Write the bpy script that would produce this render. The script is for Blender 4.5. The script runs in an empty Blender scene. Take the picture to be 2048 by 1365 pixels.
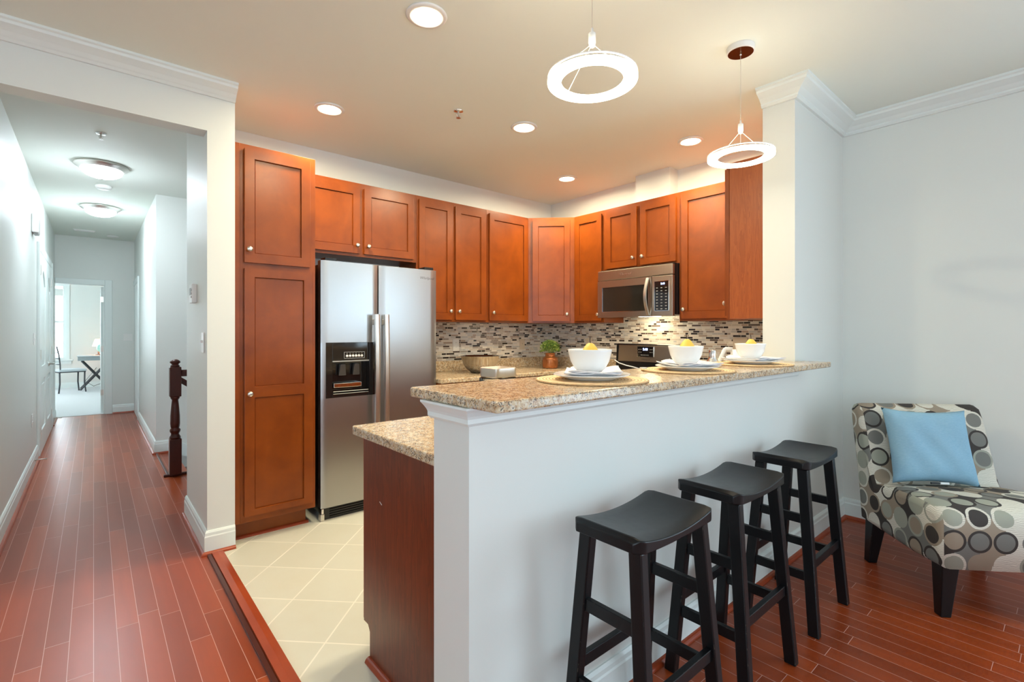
import bpy, bmesh, math, random
from mathutils import Vector, Matrix
random.seed(7)
PI = math.pi
S = bpy.context.scene
COL = S.collection

# ------------------------------------------------------------------ camera
cd = bpy.data.cameras.new('camera'); cam = bpy.data.objects.new('camera', cd); COL.objects.link(cam)
cd.sensor_width = 36.0; cd.lens = 975.9 / 2048 * 36.0
cd.shift_y = -(682.5 - 663.96) / 2048
cd.clip_start = 0.02
cam.location = (0, 0, 1.29)
cam.rotation_euler = (PI / 2, 0, -math.radians(40.61))
S.camera = cam
# ------------------------------------------------------------------ world, colour management
S.view_settings.view_transform = 'Standard'
S.view_settings.look = 'None'
S.view_settings.gamma = 1.0
S.view_settings.use_curve_mapping = False
S.view_settings.exposure = 1.0
S.cycles.use_denoising = True
S.cycles.max_bounces = 10
S.cycles.diffuse_bounces = 6
S.cycles.sample_clamp_indirect = 3.0
S.cycles.sample_clamp_direct = 8.0
W = bpy.data.worlds.new('world'); S.world = W; W.use_nodes = True
W.node_tree.nodes['Background'].inputs[0].default_value = (0.80, 0.90, 1.0, 1)
W.node_tree.nodes['Background'].inputs[1].default_value = 1.5

def area(name, loc, rot, sx, sy, power, color):
    l = bpy.data.lights.new(name, 'AREA'); l.shape = 'RECTANGLE'; l.size = sx; l.size_y = sy
    l.energy = power; l.color = color
    o = bpy.data.objects.new(name, l); COL.objects.link(o)
    o.location = loc; o.rotation_euler = rot
    return o
XW_ = 3.98
DAY = (0.59, 0.83, 1.0)
WINDOWS_S = [(-1.9, -0.7), (0.2, 1.4), (2.1, 3.3)]      # x ranges in the south wall behind the camera
for k, (a, b) in enumerate(WINDOWS_S):
    area('window_daylight', ((a + b) / 2, -3.62, 1.5), (PI / 2, 0, PI), b - a, 1.7, 80, DAY)
area('window_daylight', (-2.62, -1.2, 1.5), (0, -PI / 2, 0), 1.7, 2.2, 22, DAY)
area('window_daylight', (XW_ + 0.02, -1.9, 1.35), (0, PI / 2, 0), 1.9, 1.7, 27, DAY)
area('bedroom_daylight', (-1.0, 15.06, 1.5), (-PI / 2, 0, 0), 1.1, 1.75, 450, (0.80, 0.93, 1.0))

area('bedroom_daylight', (-2.64, 12.6, 1.5), (0, -PI / 2, 0), 1.7, 1.6, 26, (0.80, 0.91, 1.0))
# ------------------------------------------------------------------ node helpers
class NT:
    def __init__(s, name, rough=0.5, metal=0.0, color=(0.8, 0.8, 0.8)):
        s.m = bpy.data.materials.new(name); s.m.use_nodes = True
        s.t = s.m.node_tree; s.b = s.t.nodes['Principled BSDF']
        s.b.inputs['Roughness'].default_value = rough
        s.b.inputs['Metallic'].default_value = metal
        s.b.inputs['Base Color'].default_value = (*color, 1)
    def n(s, typ, **k):
        nd = s.t.nodes.new('ShaderNode' + typ)
        for a, v in k.items(): setattr(nd, a, v)
        return nd
    def l(s, a, b): s.t.links.new(a, b)
    def setin(s, sock, v):
        if hasattr(v, 'is_output') or isinstance(v, bpy.types.NodeSocket): s.l(v, sock)
        else: sock.default_value = v
    def math(s, op, a, b=0.0, c=0.0, clamp=False):
        nd = s.n('Math', operation=op); nd.use_clamp = clamp
        s.setin(nd.inputs[0], a); s.setin(nd.inputs[1], b)
        if op in ('MULTIPLY_ADD', 'COMPARE', 'SMOOTH_MIN'): s.setin(nd.inputs[2], c)
        return nd.outputs[0]
    def mix(s, f, a, b, mode='MIX'):
        nd = s.n('Mix', data_type='RGBA', blend_type=mode)
        s.setin(nd.inputs[0], f)
        s.setin(nd.inputs[6], (*a, 1) if isinstance(a, tuple) else a)
        s.setin(nd.inputs[7], (*b, 1) if isinstance(b, tuple) else b)
        return nd.outputs[2]
    def coord(s, which='Object'): return s.n('TexCoord').outputs[which]
    def mapping(s, vec, scale=(1, 1, 1), rot=(0, 0, 0), loc=(0, 0, 0)):
        nd = s.n('Mapping'); s.l(vec, nd.inputs[0])
        nd.inputs['Scale'].default_value = scale; nd.inputs['Rotation'].default_value = rot; nd.inputs['Location'].default_value = loc
        return nd.outputs[0]
    def noise(s, vec, scale, detail=3, rough=0.5, dist=0.0):
        nd = s.n('TexNoise'); s.l(vec, nd.inputs['Vector'])
        nd.inputs['Scale'].default_value = scale; nd.inputs['Detail'].default_value = detail
        nd.inputs['Roughness'].default_value = rough; nd.inputs['Distortion'].default_value = dist
        return nd.outputs[0]
    def ramp(s, f, stops, interp='LINEAR'):
        nd = s.n('ValToRGB'); cr = nd.color_ramp; cr.interpolation = interp
        while len(cr.elements) < len(stops): cr.elements.new(0.5)
        for e, (p, c) in zip(cr.elements, stops): e.position = p; e.color = (*c, 1)
        s.l(f, nd.inputs[0]); return nd.outputs[0]
    def white(s, vec=None, x=None):
        nd = s.n('TexWhiteNoise', noise_dimensions='3D'); s.l(vec, nd.inputs['Vector']); return nd
    def comb(s, x, y, z=0.0):
        nd = s.n('CombineXYZ')
        for i, v in enumerate((x, y, z)): s.setin(nd.inputs[i], v)
        return nd.outputs[0]
    def sep(s, v):
        nd = s.n('SeparateXYZ'); s.l(v, nd.inputs[0]); return nd.outputs
    def bump(s, h, strength, dist=0.01):
        nd = s.n('Bump'); nd.inputs['Strength'].default_value = strength; nd.inputs['Distance'].default_value = dist
        s.l(h, nd.inputs['Height']); s.l(nd.outputs[0], s.b.inputs['Normal'])
    def color(s, c): s.l(c, s.b.inputs['Base Color'])
    def rough(s, c): s.setin(s.b.inputs['Roughness'], c)

def lin(r, g, b):
    f = lambda c: (c / 255 / 12.92) if c / 255 <= 0.04045 else ((c / 255 + 0.055) / 1.055) ** 2.4
    return (f(r), f(g), f(b))
def plain(name, rgb, rough=0.5, metal=0.0, var=0.04, scale=6.0):
    n = NT(name, rough, metal, rgb)
    f = n.noise(n.coord(), scale, 3)
    n.color(n.mix(f, tuple(c * (1 - var) for c in rgb), tuple(min(1, c * (1 + var)) for c in rgb)))
    return n.m

# ---- materials
M = {}
def paint(name, rgb, rough=0.42):
    n = NT(name, rough, 0, rgb)
    f = n.noise(n.coord(), 220, 3)
    n.bump(f, 0.04, 0.002)
    n.color(n.mix(n.noise(n.coord(), 1.5, 2), tuple(c * 0.985 for c in rgb), rgb))
    return n.m
M['wall'] = paint('wall_paint', (0.73, 0.76, 0.73))
M['ceil'] = paint('ceiling_paint', (0.80, 0.85, 0.79), 0.8)
M['trim'] = paint('white_trim_paint', (0.77, 0.835, 0.82), 0.35)
M['carpet'] = plain('pale_carpet', (0.72, 0.73, 0.74), 0.95, 0, 0.08, 180)

def wood_floor():
    n = NT('cherry_floorboards', 0.24)
    p = n.sep(n.coord('Object')); x, y = p[0], p[1]
    wd = 0.0762
    r = n.math('DIVIDE', x, wd); row = n.math('FLOOR', r); fx = n.math('FRACT', n.math('ADD', r, 1000.0))
    rnd = n.white(n.comb(row, 3.3, 1.1)).outputs['Value']
    ly = n.math('DIVIDE', n.math('ADD', y, n.math('MULTIPLY', rnd, 9.0)), n.math('MULTIPLY_ADD', rnd, 0.25, 0.62))
    bl = n.math('FLOOR', ly); fy = n.math('FRACT', n.math('ADD', ly, 500.0))
    cell = n.white(n.comb(row, bl, 0.7))
    # grain
    gv = n.comb(n.math('MULTIPLY', x, 26.0), n.math('MULTIPLY', y, 1.6), n.math('MULTIPLY', cell.outputs['Value'], 40.0))
    g = n.noise(gv, 1.0, 3, 0.5, 0.0)
    blotch = n.noise(n.comb(n.math('MULTIPLY', x, 9.0), n.math('MULTIPLY', y, 2.0), n.math('MULTIPLY', cell.outputs['Value'], 17.0)), 1.0, 4)
    base = n.ramp(cell.outputs['Value'], [(0.0, lin(120, 48, 17)), (0.5, lin(142, 58, 22)), (1.0, lin(164, 74, 30))])
    c = n.mix(n.math('MULTIPLY', g, 0.7), base, lin(104, 42, 20))
    c = n.mix(n.math('MULTIPLY', blotch, 0.35), c, lin(178, 76, 34))
    ex = n.math('MINIMUM', fx, n.math('SUBTRACT', 1.0, fx))
    ey = n.math('MULTIPLY', n.math('MINIMUM', fy, n.math('SUBTRACT', 1.0, fy)), 9.0)
    e = n.math('MINIMUM', ex, ey)
    line = n.math('LESS_THAN', e, 0.012)
    c = n.mix(n.math('MULTIPLY', line, 0.78), c, lin(206, 168, 158))  # pale seams: glints off the board bevels, painted into the colour
    n.color(c); n.b.inputs['Specular IOR Level'].default_value = 0.36
    n.rough(n.math('ADD', n.math('MULTIPLY_ADD', g, 0.02, 0.285), n.math('MULTIPLY', blotch, 0.02)))
    wav = n.noise(n.comb(n.math('MULTIPLY', x, 8.0), n.math('MULTIPLY', y, 3.0), 0.0), 3.0, 2)
    
    return n.m
M['floor'] = wood_floor()

def tile_floor():
    n = NT('cream_ceramic_floor_tile', 0.28)
    p = n.sep(n.coord('Object')); x, y = p[0], p[1]
    s1 = n.math('DIVIDE', n.math('SUBTRACT', n.math('MULTIPLY', n.math('ADD', x, y), 0.70711), 0.125), 0.305)
    s2 = n.math('DIVIDE', n.math('ADD', n.math('MULTIPLY', n.math('SUBTRACT', x, y), 0.70711), 1.231), 0.305)
    f1 = n.math('FRACT', n.math('ADD', s1, 100.0)); f2 = n.math('FRACT', n.math('ADD', s2, 100.0))
    c1 = n.white(n.comb(n.math('FLOOR', s1), n.math('FLOOR', s2), 2.0)).outputs['Value']
    e = n.math('MINIMUM', n.math('MINIMUM', f1, n.math('SUBTRACT', 1.0, f1)), n.math('MINIMUM', f2, n.math('SUBTRACT', 1.0, f2)))
    line = n.math('LESS_THAN', e, 0.011)
    mott = n.noise(n.coord('Object'), 7.0, 5, 0.6)
    base = n.mix(c1, lin(196, 197, 186), lin(203, 204, 194))
    base = n.mix(n.math('MULTIPLY', mott, 0.5), base, lin(192, 187, 168))
    n.color(n.mix(line, base, lin(222, 219, 208)))
    n.rough(n.math('MULTIPLY_ADD', line, 0.4, 0.29))
    n.bump(n.math('SUBTRACT', 0.0, line), 0.3, 0.002)
    return n.m
M['tile'] = tile_floor()

def cabinet_wood(name, a, b, rough=0.28, sc=1.0):
    n = NT(name, rough)
    p = n.sep(n.coord('Object'))
    g = n.noise(n.comb(n.math('MULTIPLY', p[0], 20.0), n.math('MULTIPLY', p[1], 20.0), n.math('MULTIPLY', p[2], 1.6)), 1.0, 2, 0.5, 0.3)
    bl = n.noise(n.coord('Object'), 4.5 * sc, 4, 0.55, 0.4)
    f = n.math('ADD', n.math('MULTIPLY', g, 0.16), n.math('MULTIPLY', n.math('SUBTRACT', bl, 0.22), 1.15), clamp=True)
    n.color(n.mix(f, a, b))
    n.b.inputs['Specular IOR Level'].default_value = 0.38
    n.rough(n.math('MULTIPLY_ADD', g, 0.03, rough + 0.018))
    return n.m
M['cab'] = cabinet_wood('stained_maple_cabinet', lin(104, 44, 8), lin(152, 76, 20))
M['cab_dark'] = M['cab']
M['qr'] = cabinet_wood('cherry_quarter_round', lin(130, 48, 22), lin(168, 74, 38), 0.29)
M['qr_dark'] = cabinet_wood('dark_cherry_newel_wood', lin(56, 18, 10), lin(84, 30, 16), 0.28)
def laminate(name, a, b, rough):
    n = NT(name, rough)
    p = n.sep(n.coord('Object'))
    w = n.noise(n.comb(n.math('MULTIPLY', p[0], 16.0), n.math('MULTIPLY', p[1], 16.0), n.math('MULTIPLY', p[2], 1.1)), 1.6, 6, 0.62, 1.6)
    f = n.math('FRACT', n.math('MULTIPLY', w, 5.0))
    n.color(n.mix(n.math('MULTIPLY', f, 0.8), a, b))
    return n.m
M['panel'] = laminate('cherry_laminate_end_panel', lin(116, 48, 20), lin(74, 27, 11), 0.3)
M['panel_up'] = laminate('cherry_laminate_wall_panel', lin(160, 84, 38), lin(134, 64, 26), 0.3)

def granite():
    n = NT('speckled_granite', 0.17); n.b.inputs['Specular IOR Level'].default_value = 0.4
    v = n.coord('Object')
    a = n.noise(v, 62, 5, 0.72, 0.7)
    c = n.ramp(a, [(0.30, lin(104, 92, 80)), (0.40, lin(176, 146, 112)), (0.50, lin(204, 182, 148)), (0.62, lin(210, 202, 184)), (0.8, lin(206, 206, 202))])
    b = n.noise(v, 130, 3, 0.7)
    c = n.mix(n.ramp(b, [(0.56, (0, 0, 0)), (0.63, (0.85,) * 3)]), c, lin(152, 104, 66))
    d = n.n('TexVoronoi'); n.l(n.mapping(v, (1, 1, 1)), d.inputs['Vector']); d.inputs['Scale'].default_value = 210
    blk = n.math('MULTIPLY', n.math('LESS_THAN', d.outputs['Distance'], 0.42), n.math('GREATER_THAN', n.noise(v, 44, 3, 0.6), 0.50))
    c = n.mix(n.math('MULTIPLY', blk, 0.85), c, lin(58, 52, 50))
    gr = n.noise(v, 90, 3, 0.6)
    c = n.mix(n.ramp(gr, [(0.58, (0, 0, 0)), (0.66, (0.6,) * 3)]), c, lin(150, 150, 146))
    n.color(c)
    return n.m
M['granite'] = granite()

def mosaic():
    n = NT('glass_strip_mosaic_tile', 0.16)
    p = n.sep(n.coord('Object'))
    u = n.math('SUBTRACT', p[0], p[1]); z = p[2]
    rh = 0.0178
    r = n.math('DIVIDE', z, rh); row = n.math('FLOOR', r); fz = n.math('FRACT', r)
    rnd = n.white(n.comb(row, 5.1, 2.2)).outputs['Value']
    ln = n.math('MULTIPLY_ADD', rnd, 0.07, 0.085)
    lu = n.math('ADD', n.math('DIVIDE', u, ln), n.math('MULTIPLY', rnd, 37.0))
    wob = n.math('MULTIPLY', n.white(n.comb(n.math('FLOOR', lu), row, 9.0)).outputs['Value'], 0.0)
    cell0 = n.math('FLOOR', lu); f0 = n.math('FRACT', n.math('ADD', lu, 100.0))
    # split some strips in two
    sp = n.white(n.comb(cell0, row, 4.0)).outputs['Value']
    cut = n.math('MULTIPLY_ADD', sp, 0.5, 0.25)
    part = n.math('GREATER_THAN', f0, cut)
    w = n.white(n.comb(cell0, row, part)).outputs['Value']
    c = n.ramp(w, [(0.0, lin(40, 32, 30)), (0.14, lin(90, 78, 72)), (0.20, lin(170, 154, 140)), (0.3, lin(206, 198, 186)),
                   (0.45, lin(192, 192, 190)), (0.6, lin(226, 220, 210)), (0.78, lin(212, 210, 206)), (0.9, lin(158, 150, 142))], 'CONSTANT')
    ez = n.math('MINIMUM', fz, n.math('SUBTRACT', 1.0, fz))
    eu = n.math('MINIMUM', f0, n.math('SUBTRACT', 1.0, f0))
    eu = n.math('MINIMUM', eu, n.math('ABSOLUTE', n.math('SUBTRACT', f0, cut)))
    g = n.math('MAXIMUM', n.math('LESS_THAN', ez, 0.07), n.math('LESS_THAN', eu, 0.012))
    n.color(n.mix(g, c, lin(226, 222, 214)))
    n.rough(n.math('MULTIPLY_ADD', g, 0.5, 0.14))
    n.bump(n.math('SUBTRACT', 0.0, g), 0.4, 0.002)
    return n.m
M['mosaic'] = mosaic()

def steel(name, col, rough, stretch=(1, 1, 120), bumpy=0.0):
    n = NT(name, rough, 1.0, col)
    v = n.mapping(n.coord('Object'), stretch)
    f = n.noise(v, 6.0, 4)
    n.rough(n.math('MULTIPLY_ADD', f, 0.04, rough))
    n.color(n.mix(f, tuple(c * 0.94 for c in col), col))
    if bumpy:
        n.bump(n.noise(n.coord('Object'), 3.0, 1), bumpy, 0.01)
    return n.m
M['steel'] = steel('brushed_stainless_steel', (0.45, 0.455, 0.46), 0.285, (1, 1, 120), 0.12)
M['steel_dark'] = steel('brushed_bronze_stainless', (0.47, 0.42, 0.35), 0.285)
M['chrome'] = steel('polished_chrome', (0.85, 0.85, 0.85), 0.08, (1, 1, 1))
M['nickel'] = steel('brushed_nickel', (0.72, 0.70, 0.66), 0.285, (1, 1, 1))
M['bowl_steel'] = steel('spun_steel', (0.50, 0.48, 0.46), 0.13, (1, 1, 60))
M['black_plastic'] = plain('black_plastic', (0.008, 0.008, 0.009), 0.22)
M['black_glass'] = plain('black_glass', (0.012, 0.010, 0.010), 0.06)
M['mw_glass'] = plain('smoked_oven_glass', (0.02, 0.017, 0.014), 0.05)
M['grey_plastic'] = plain('grey_plastic', (0.30, 0.30, 0.30), 0.4)
M['dark_grey'] = plain('dark_grey_plastic', (0.06, 0.055, 0.05), 0.3)
M['white_plastic'] = plain('white_plastic', (0.80, 0.80, 0.78), 0.3)
M['almond'] = plain('almond_plastic', (0.62, 0.54, 0.42), 0.35)
M['hole'] = plain('dark_socket', (0.03, 0.03, 0.03), 0.6)
M['porcelain'] = plain('white_porcelain', (0.83, 0.83, 0.81), 0.12, 0, 0.01)
M['napkin'] = plain('white_cotton_napkin', (0.84, 0.84, 0.86), 0.85, 0, 0.03, 60)
M['shade_print'] = plain('badge_metal', (0.16, 0.15, 0.14), 0.35, 0.8)
def glassm(name, col, rough=0.02):
    n = NT(name, rough, 0, col); n.b.inputs['Transmission Weight'].default_value = 1.0; n.b.inputs['IOR'].default_value = 1.45
    f = n.noise(n.coord(), 5); n.rough(n.math('MULTIPLY_ADD', f, 0.02, rough)); return n.m
M['glass'] = glassm('clear_glass', (0.96, 0.97, 0.97))
M['acrylic'] = glassm('clear_acrylic', (0.9, 0.92, 0.93), 0.08)
def emis(name, col, st):
    m = bpy.data.materials.new(name); m.use_nodes = True; t = m.node_tree
    b = t.nodes['Principled BSDF']; b.inputs['Base Color'].default_value = (*[min(1, c) for c in col], 1)
    b.inputs['Emission Color'].default_value = (*col, 1); b.inputs['Emission Strength'].default_value = st
    return m
M['can_glow'] = emis('warm_lamp_glow', (1.0, 0.87, 0.60), 310)
M['ring_glow'] = emis('led_ring_glow', (1.0, 0.90, 0.70), 8)
M['dome_glow'] = emis('cool_lamp_glow', (0.82, 0.92, 1.0), 54)
M['hood_glow'] = emis('cooktop_lamp_glow', (1.0, 0.80, 0.50), 34)
M['digit'] = emis('display_digits', (0.35, 0.45, 1.0), 5)
M['shade_glow'] = emis('warm_lampshade_glow', (1.0, 0.70, 0.42), 3)
M['sky_card'] = emis('bright_sky', (0.9, 0.96, 1.0), 4)

def mat_weave():
    n = NT('woven_straw', 0.8)
    p = n.sep(n.coord('Object'))
    r = n.math('SQRT', n.math('ADD', n.math('MULTIPLY', p[0], p[0]), n.math('MULTIPLY', p[1], p[1])))
    ang = n.math('ARCTAN2', p[1], p[0])
    f = n.math('FRACT', n.math('MULTIPLY', r, 1 / 0.0115))
    k = n.math('SINE', n.math('ADD', n.math('MULTIPLY', ang, 90.0), n.math('MULTIPLY', f, 6.28)))
    e = n.math('MULTIPLY', f, n.math('SUBTRACT', 1.0, f))
    ns = n.noise(n.coord('Object'), 90, 3)
    c = n.mix(n.math('MULTIPLY', ns, 0.8), lin(216, 182, 136), lin(240, 214, 174))
    c = n.mix(n.math('MULTIPLY', n.math('LESS_THAN', e, 0.12), 0.75), c, lin(150, 112, 66))
    n.color(c); n.bump(n.math('ADD', n.math('MULTIPLY', e, 3.0), n.math('MULTIPLY', k, 0.3)), 0.6, 0.003)
    return n.m
M['weave'] = mat_weave()

def black_paint():
    n = NT('worn_black_lacquer', 0.33)
    bv = n.n('Bevel'); bv.samples = 4; bv.inputs['Radius'].default_value = 0.0035
    gn = n.n('NewGeometry').outputs['Normal']
    dt = n.n('VectorMath', operation='DOT_PRODUCT'); n.l(bv.outputs[0], dt.inputs[0]); n.l(gn, dt.inputs[1])
    ns = n.noise(n.coord('Object'), 45, 4)
    w = n.math('MULTIPLY', n.math('LESS_THAN', dt.outputs['Value'], 0.90), n.math('GREATER_THAN', ns, 0.64))
    base = n.mix(n.noise(n.coord('Object'), 9, 3), (0.003, 0.0035, 0.004), (0.006, 0.006, 0.007)); n.b.inputs['Specular IOR Level'].default_value = 0.32
    n.color(n.mix(w, base, lin(170, 160, 140)))
    n.rough(n.math('MULTIPLY_ADD', ns, 0.08, 0.30))
    return n.m
M['black'] = black_paint()

def circle_fabric():
    n = NT('circle_print_upholstery', 0.8)
    p = n.sep(n.coord('UV'))
    cs = 0.104
    U = n.math('DIVIDE', p[0], cs); V = n.math('DIVIDE', p[1], cs)
    cu = n.math('FLOOR', U); cv = n.math('FLOOR', V)
    fu = n.math('SUBTRACT', n.math('FRACT', n.math('ADD', U, 100.0)), 0.5); fv = n.math('SUBTRACT', n.math('FRACT', n.math('ADD', V, 100.0)), 0.5)
    r = n.math('SQRT', n.math('ADD', n.math('MULTIPLY', fu, fu), n.math('MULTIPLY', fv, fv)))
    w1 = n.white(n.comb(cu, cv, 1.0)).outputs['Value']; w2 = n.white(n.comb(cu, cv, 7.0)).outputs['Value']
    # quadrant backgrounds share colour across corners
    q1 = n.math('FLOOR', n.math('ADD', U, 0.5)); q2 = n.math('FLOOR', n.math('ADD', V, 0.5))
    w3 = n.white(n.comb(q1, q2, 3.0)).outputs['Value']
    wv = n.math('SINE', n.math('ADD', n.math('MULTIPLY', p[1], 900.0), n.math('MULTIPLY', n.noise(n.coord('UV'), 30, 2), 14.0)))
    hatch = n.math('MULTIPLY', n.math('GREATER_THAN', wv, 0.35), 0.45)
    cream = lin(216, 212, 198)
    creamh = n.mix(hatch, cream, lin(120, 114, 100))
    dark, grey, taupe, olive = lin(52, 46, 42), lin(112, 112, 106), lin(146, 132, 114), lin(150, 152, 138)
    bg = n.ramp(w3, [(0.0, grey), (0.22, taupe), (0.38, dark), (0.50, cream), (0.8, cream)], 'CONSTANT')
    bg = n.mix(n.math('GREATER_THAN', w3, 0.50), bg, creamh)
    ring = n.ramp(w1, [(0.0, dark), (0.30, cream), (0.70, taupe), (0.85, olive)], 'CONSTANT')
    ringh = n.mix(n.math('MULTIPLY', n.math('MULTIPLY', n.math('GREATER_THAN', w1, 0.30), n.math('LESS_THAN', w1, 0.70)), 1.0), ring, creamh)
    inn = n.ramp(w2, [(0.0, olive), (0.28, grey), (0.48, cream), (0.74, taupe), (0.86, dark)], 'CONSTANT')
    innh = n.mix(n.math('MULTIPLY', n.math('GREATER_THAN', w2, 0.48), n.math('LESS_THAN', w2, 0.74)), inn, creamh)
    c = n.mix(n.math('LESS_THAN', r, 0.475), bg, ringh)
    c = n.mix(n.math('LESS_THAN', r, 0.37), c, innh)
    n.color(c)
    n.bump(n.noise(n.coord('UV'), 700, 2), 0.25, 0.002)
    return n.m
M['circles'] = circle_fabric()
def blue_linen():
    n = NT('blue_linen', 0.85)
    v = n.mapping(n.coord('Object'), (25, 25, 240))
    f = n.noise(v, 3.0, 4, 0.6)
    n.color(n.mix(f, lin(104, 150, 176), lin(150, 184, 202)))
    n.bump(f, 0.3, 0.002)
    return n.m
M['blue'] = blue_linen()
def copper_glaze():
    n = NT('amber_speckled_glaze', 0.15)
    v = n.coord('Object'); f = n.noise(v, 60, 5, 0.7)
    z = n.sep(v)[2]
    c = n.mix(f, lin(120, 40, 12), lin(190, 130, 80))
    n.color(c); n.b.inputs['Metallic'].default_value = 0.6
    n.bump(f, 0.4, 0.003)
    return n.m
M['amber'] = copper_glaze()
M['leaf'] = plain('green_leaves', lin(92, 128, 48), 0.5, 0, 0.35, 40)
M['leaf2'] = plain('yellow_green_leaves', lin(150, 168, 84), 0.5, 0, 0.3, 40)
M['pear'] = plain('yellow_pear_skin', lin(236, 192, 78), 0.45, 0, 0.08, 20)
M['stem'] = plain('dark_stem', lin(60, 44, 34), 0.7)
M['slate'] = plain('dark_iron', (0.05, 0.055, 0.06), 0.5)
M['grey_wood'] = plain('grey_washed_wood', (0.30, 0.34, 0.34), 0.5, 0, 0.1, 20)
M['seat_fab'] = plain('pale_seat_fabric', (0.55, 0.6, 0.62), 0.9)
M['globe'] = plain('pale_green_globe', (0.35, 0.62, 0.52), 0.3, 0, 0.4, 30)
M['copper_base'] = plain('canopy_bronze_reflective', (0.20, 0.10, 0.05), 0.2, 1.0)
M['grout'] = M['trim']

# ------------------------------------------------------------------ mesh helpers
def box(bm, x0, x1, y0, y1, z0, z1):
    vs = [bm.verts.new((x, y, z)) for z in (z0, z1) for y in (y0, y1) for x in (x0, x1)]
    for f in ((0, 2, 3, 1), (4, 5, 7, 6), (0, 1, 5, 4), (2, 6, 7, 3), (0, 4, 6, 2), (1, 3, 7, 5)):
        bm.faces.new([vs[i] for i in f])
    return vs
def prism(bm, pts, z0, z1):
    a = [bm.verts.new((x, y, z0)) for x, y in pts]; b = [bm.verts.new((x, y, z1)) for x, y in pts]
    n = len(pts)
    bm.faces.new(a[::-1]); bm.faces.new(b)
    for i in range(n): bm.faces.new((a[i], a[(i + 1) % n], b[(i + 1) % n], b[i]))
def hexa(bm, a, b):
    """a, b: two quads of 4 points each, joined"""
    A = [bm.verts.new(p) for p in a]; B = [bm.verts.new(p) for p in b]
    bm.faces.new(A[::-1]); bm.faces.new(B)
    for i in range(4): bm.faces.new((A[i], A[(i + 1) % 4], B[(i + 1) % 4], B[i]))
def lathe(bm, prof, n=32, c=(0, 0, 0), mtx=None, sx=1.0):
    rings = []
    for r, z in prof:
        ring = []
        for i in range(n):
            a = 2 * PI * i / n
            v = Vector((r * math.cos(a) * sx, r * math.sin(a), z))
            if mtx: v = mtx @ v
            ring.append(bm.verts.new(v + Vector(c)))
        rings.append(ring)
    for k in range(len(rings) - 1):
        for i in range(n):
            bm.faces.new((rings[k][i], rings[k][(i + 1) % n], rings[k + 1][(i + 1) % n], rings[k + 1][i]))
    if prof[0][0] > 1e-5: bm.faces.new(rings[0][::-1])
    if prof[-1][0] > 1e-5: bm.faces.new(rings[-1])
def tube(bm, pts, r, n=10, r2=None, closed=False, flat=1.0):
    pts = [Vector(p) for p in pts]; rings = []
    m = len(pts)
    up = Vector((0, 0, 1))
    for k, p in enumerate(pts):
        if closed: t = (pts[(k + 1) % m] - pts[k - 1])
        else: t = (pts[min(k + 1, m - 1)] - pts[max(k - 1, 0)])
        t.normalize()
        ref = up if abs(t.z) < 0.95 else Vector((1, 0, 0))
        a = t.cross(ref).normalized(); b = a.cross(t).normalized()
        rr = r if r2 is None else r + (r2 - r) * k / (m - 1)
        rings.append([bm.verts.new(p + a * rr * math.cos(2 * PI * i / n) + b * rr * flat * math.sin(2 * PI * i / n)) for i in range(n)])
    for k in range(m if closed else m - 1):
        A, B = rings[k], rings[(k + 1) % m]
        for i in range(n): bm.faces.new((A[i], A[(i + 1) % n], B[(i + 1) % n], B[i]))
    if not closed: bm.faces.new(rings[0][::-1]); bm.faces.new(rings[-1])
def annulus(bm, ri, ro, z0, z1, n=96, c=(0, 0, 0)):
    prof = [(ri, z0), (ro, z0), (ro, z1), (ri, z1)]
    rings = [[bm.verts.new((c[0] + r * math.cos(2 * PI * i / n), c[1] + r * math.sin(2 * PI * i / n), c[2] + z)) for i in range(n)] for r, z in prof]
    for k in range(4):
        for i in range(n): bm.faces.new((rings[k][i], rings[k][(i + 1) % n], rings[(k + 1) % 4][(i + 1) % n], rings[(k + 1) % 4][i]))
def sweep(bm, path, prof, closed_prof=True):
    """path of xy points, prof of (out, z) on the left-hand side of the path, mitred corners"""
    P = [Vector((a[0], a[1])) for a in path]; m = len(P); rings = []
    for k in range(m):
        d0 = (P[k] - P[k - 1]).normalized() if k > 0 else None
        d1 = (P[k + 1] - P[k]).normalized() if k < m - 1 else None
        if d0 is None: d0 = d1
        if d1 is None: d1 = d0
        n0 = Vector((-d0.y, d0.x)); n1 = Vector((-d1.y, d1.x))
        mi = (n0 + n1).normalized(); sc = 1.0 / max(0.2, mi.dot(n1))
        rings.append([bm.verts.new((P[k].x + mi.x * o * sc, P[k].y + mi.y * o * sc, z)) for o, z in prof])
    q = len(prof)
    for k in range(m - 1):
        for i in range(q):
            j = (i + 1) % q
            bm.faces.new((rings[k][i], rings[k][j], rings[k + 1][j], rings[k + 1][i]))
    bm.faces.new(rings[0][::-1]); bm.faces.new(rings[-1])

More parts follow.
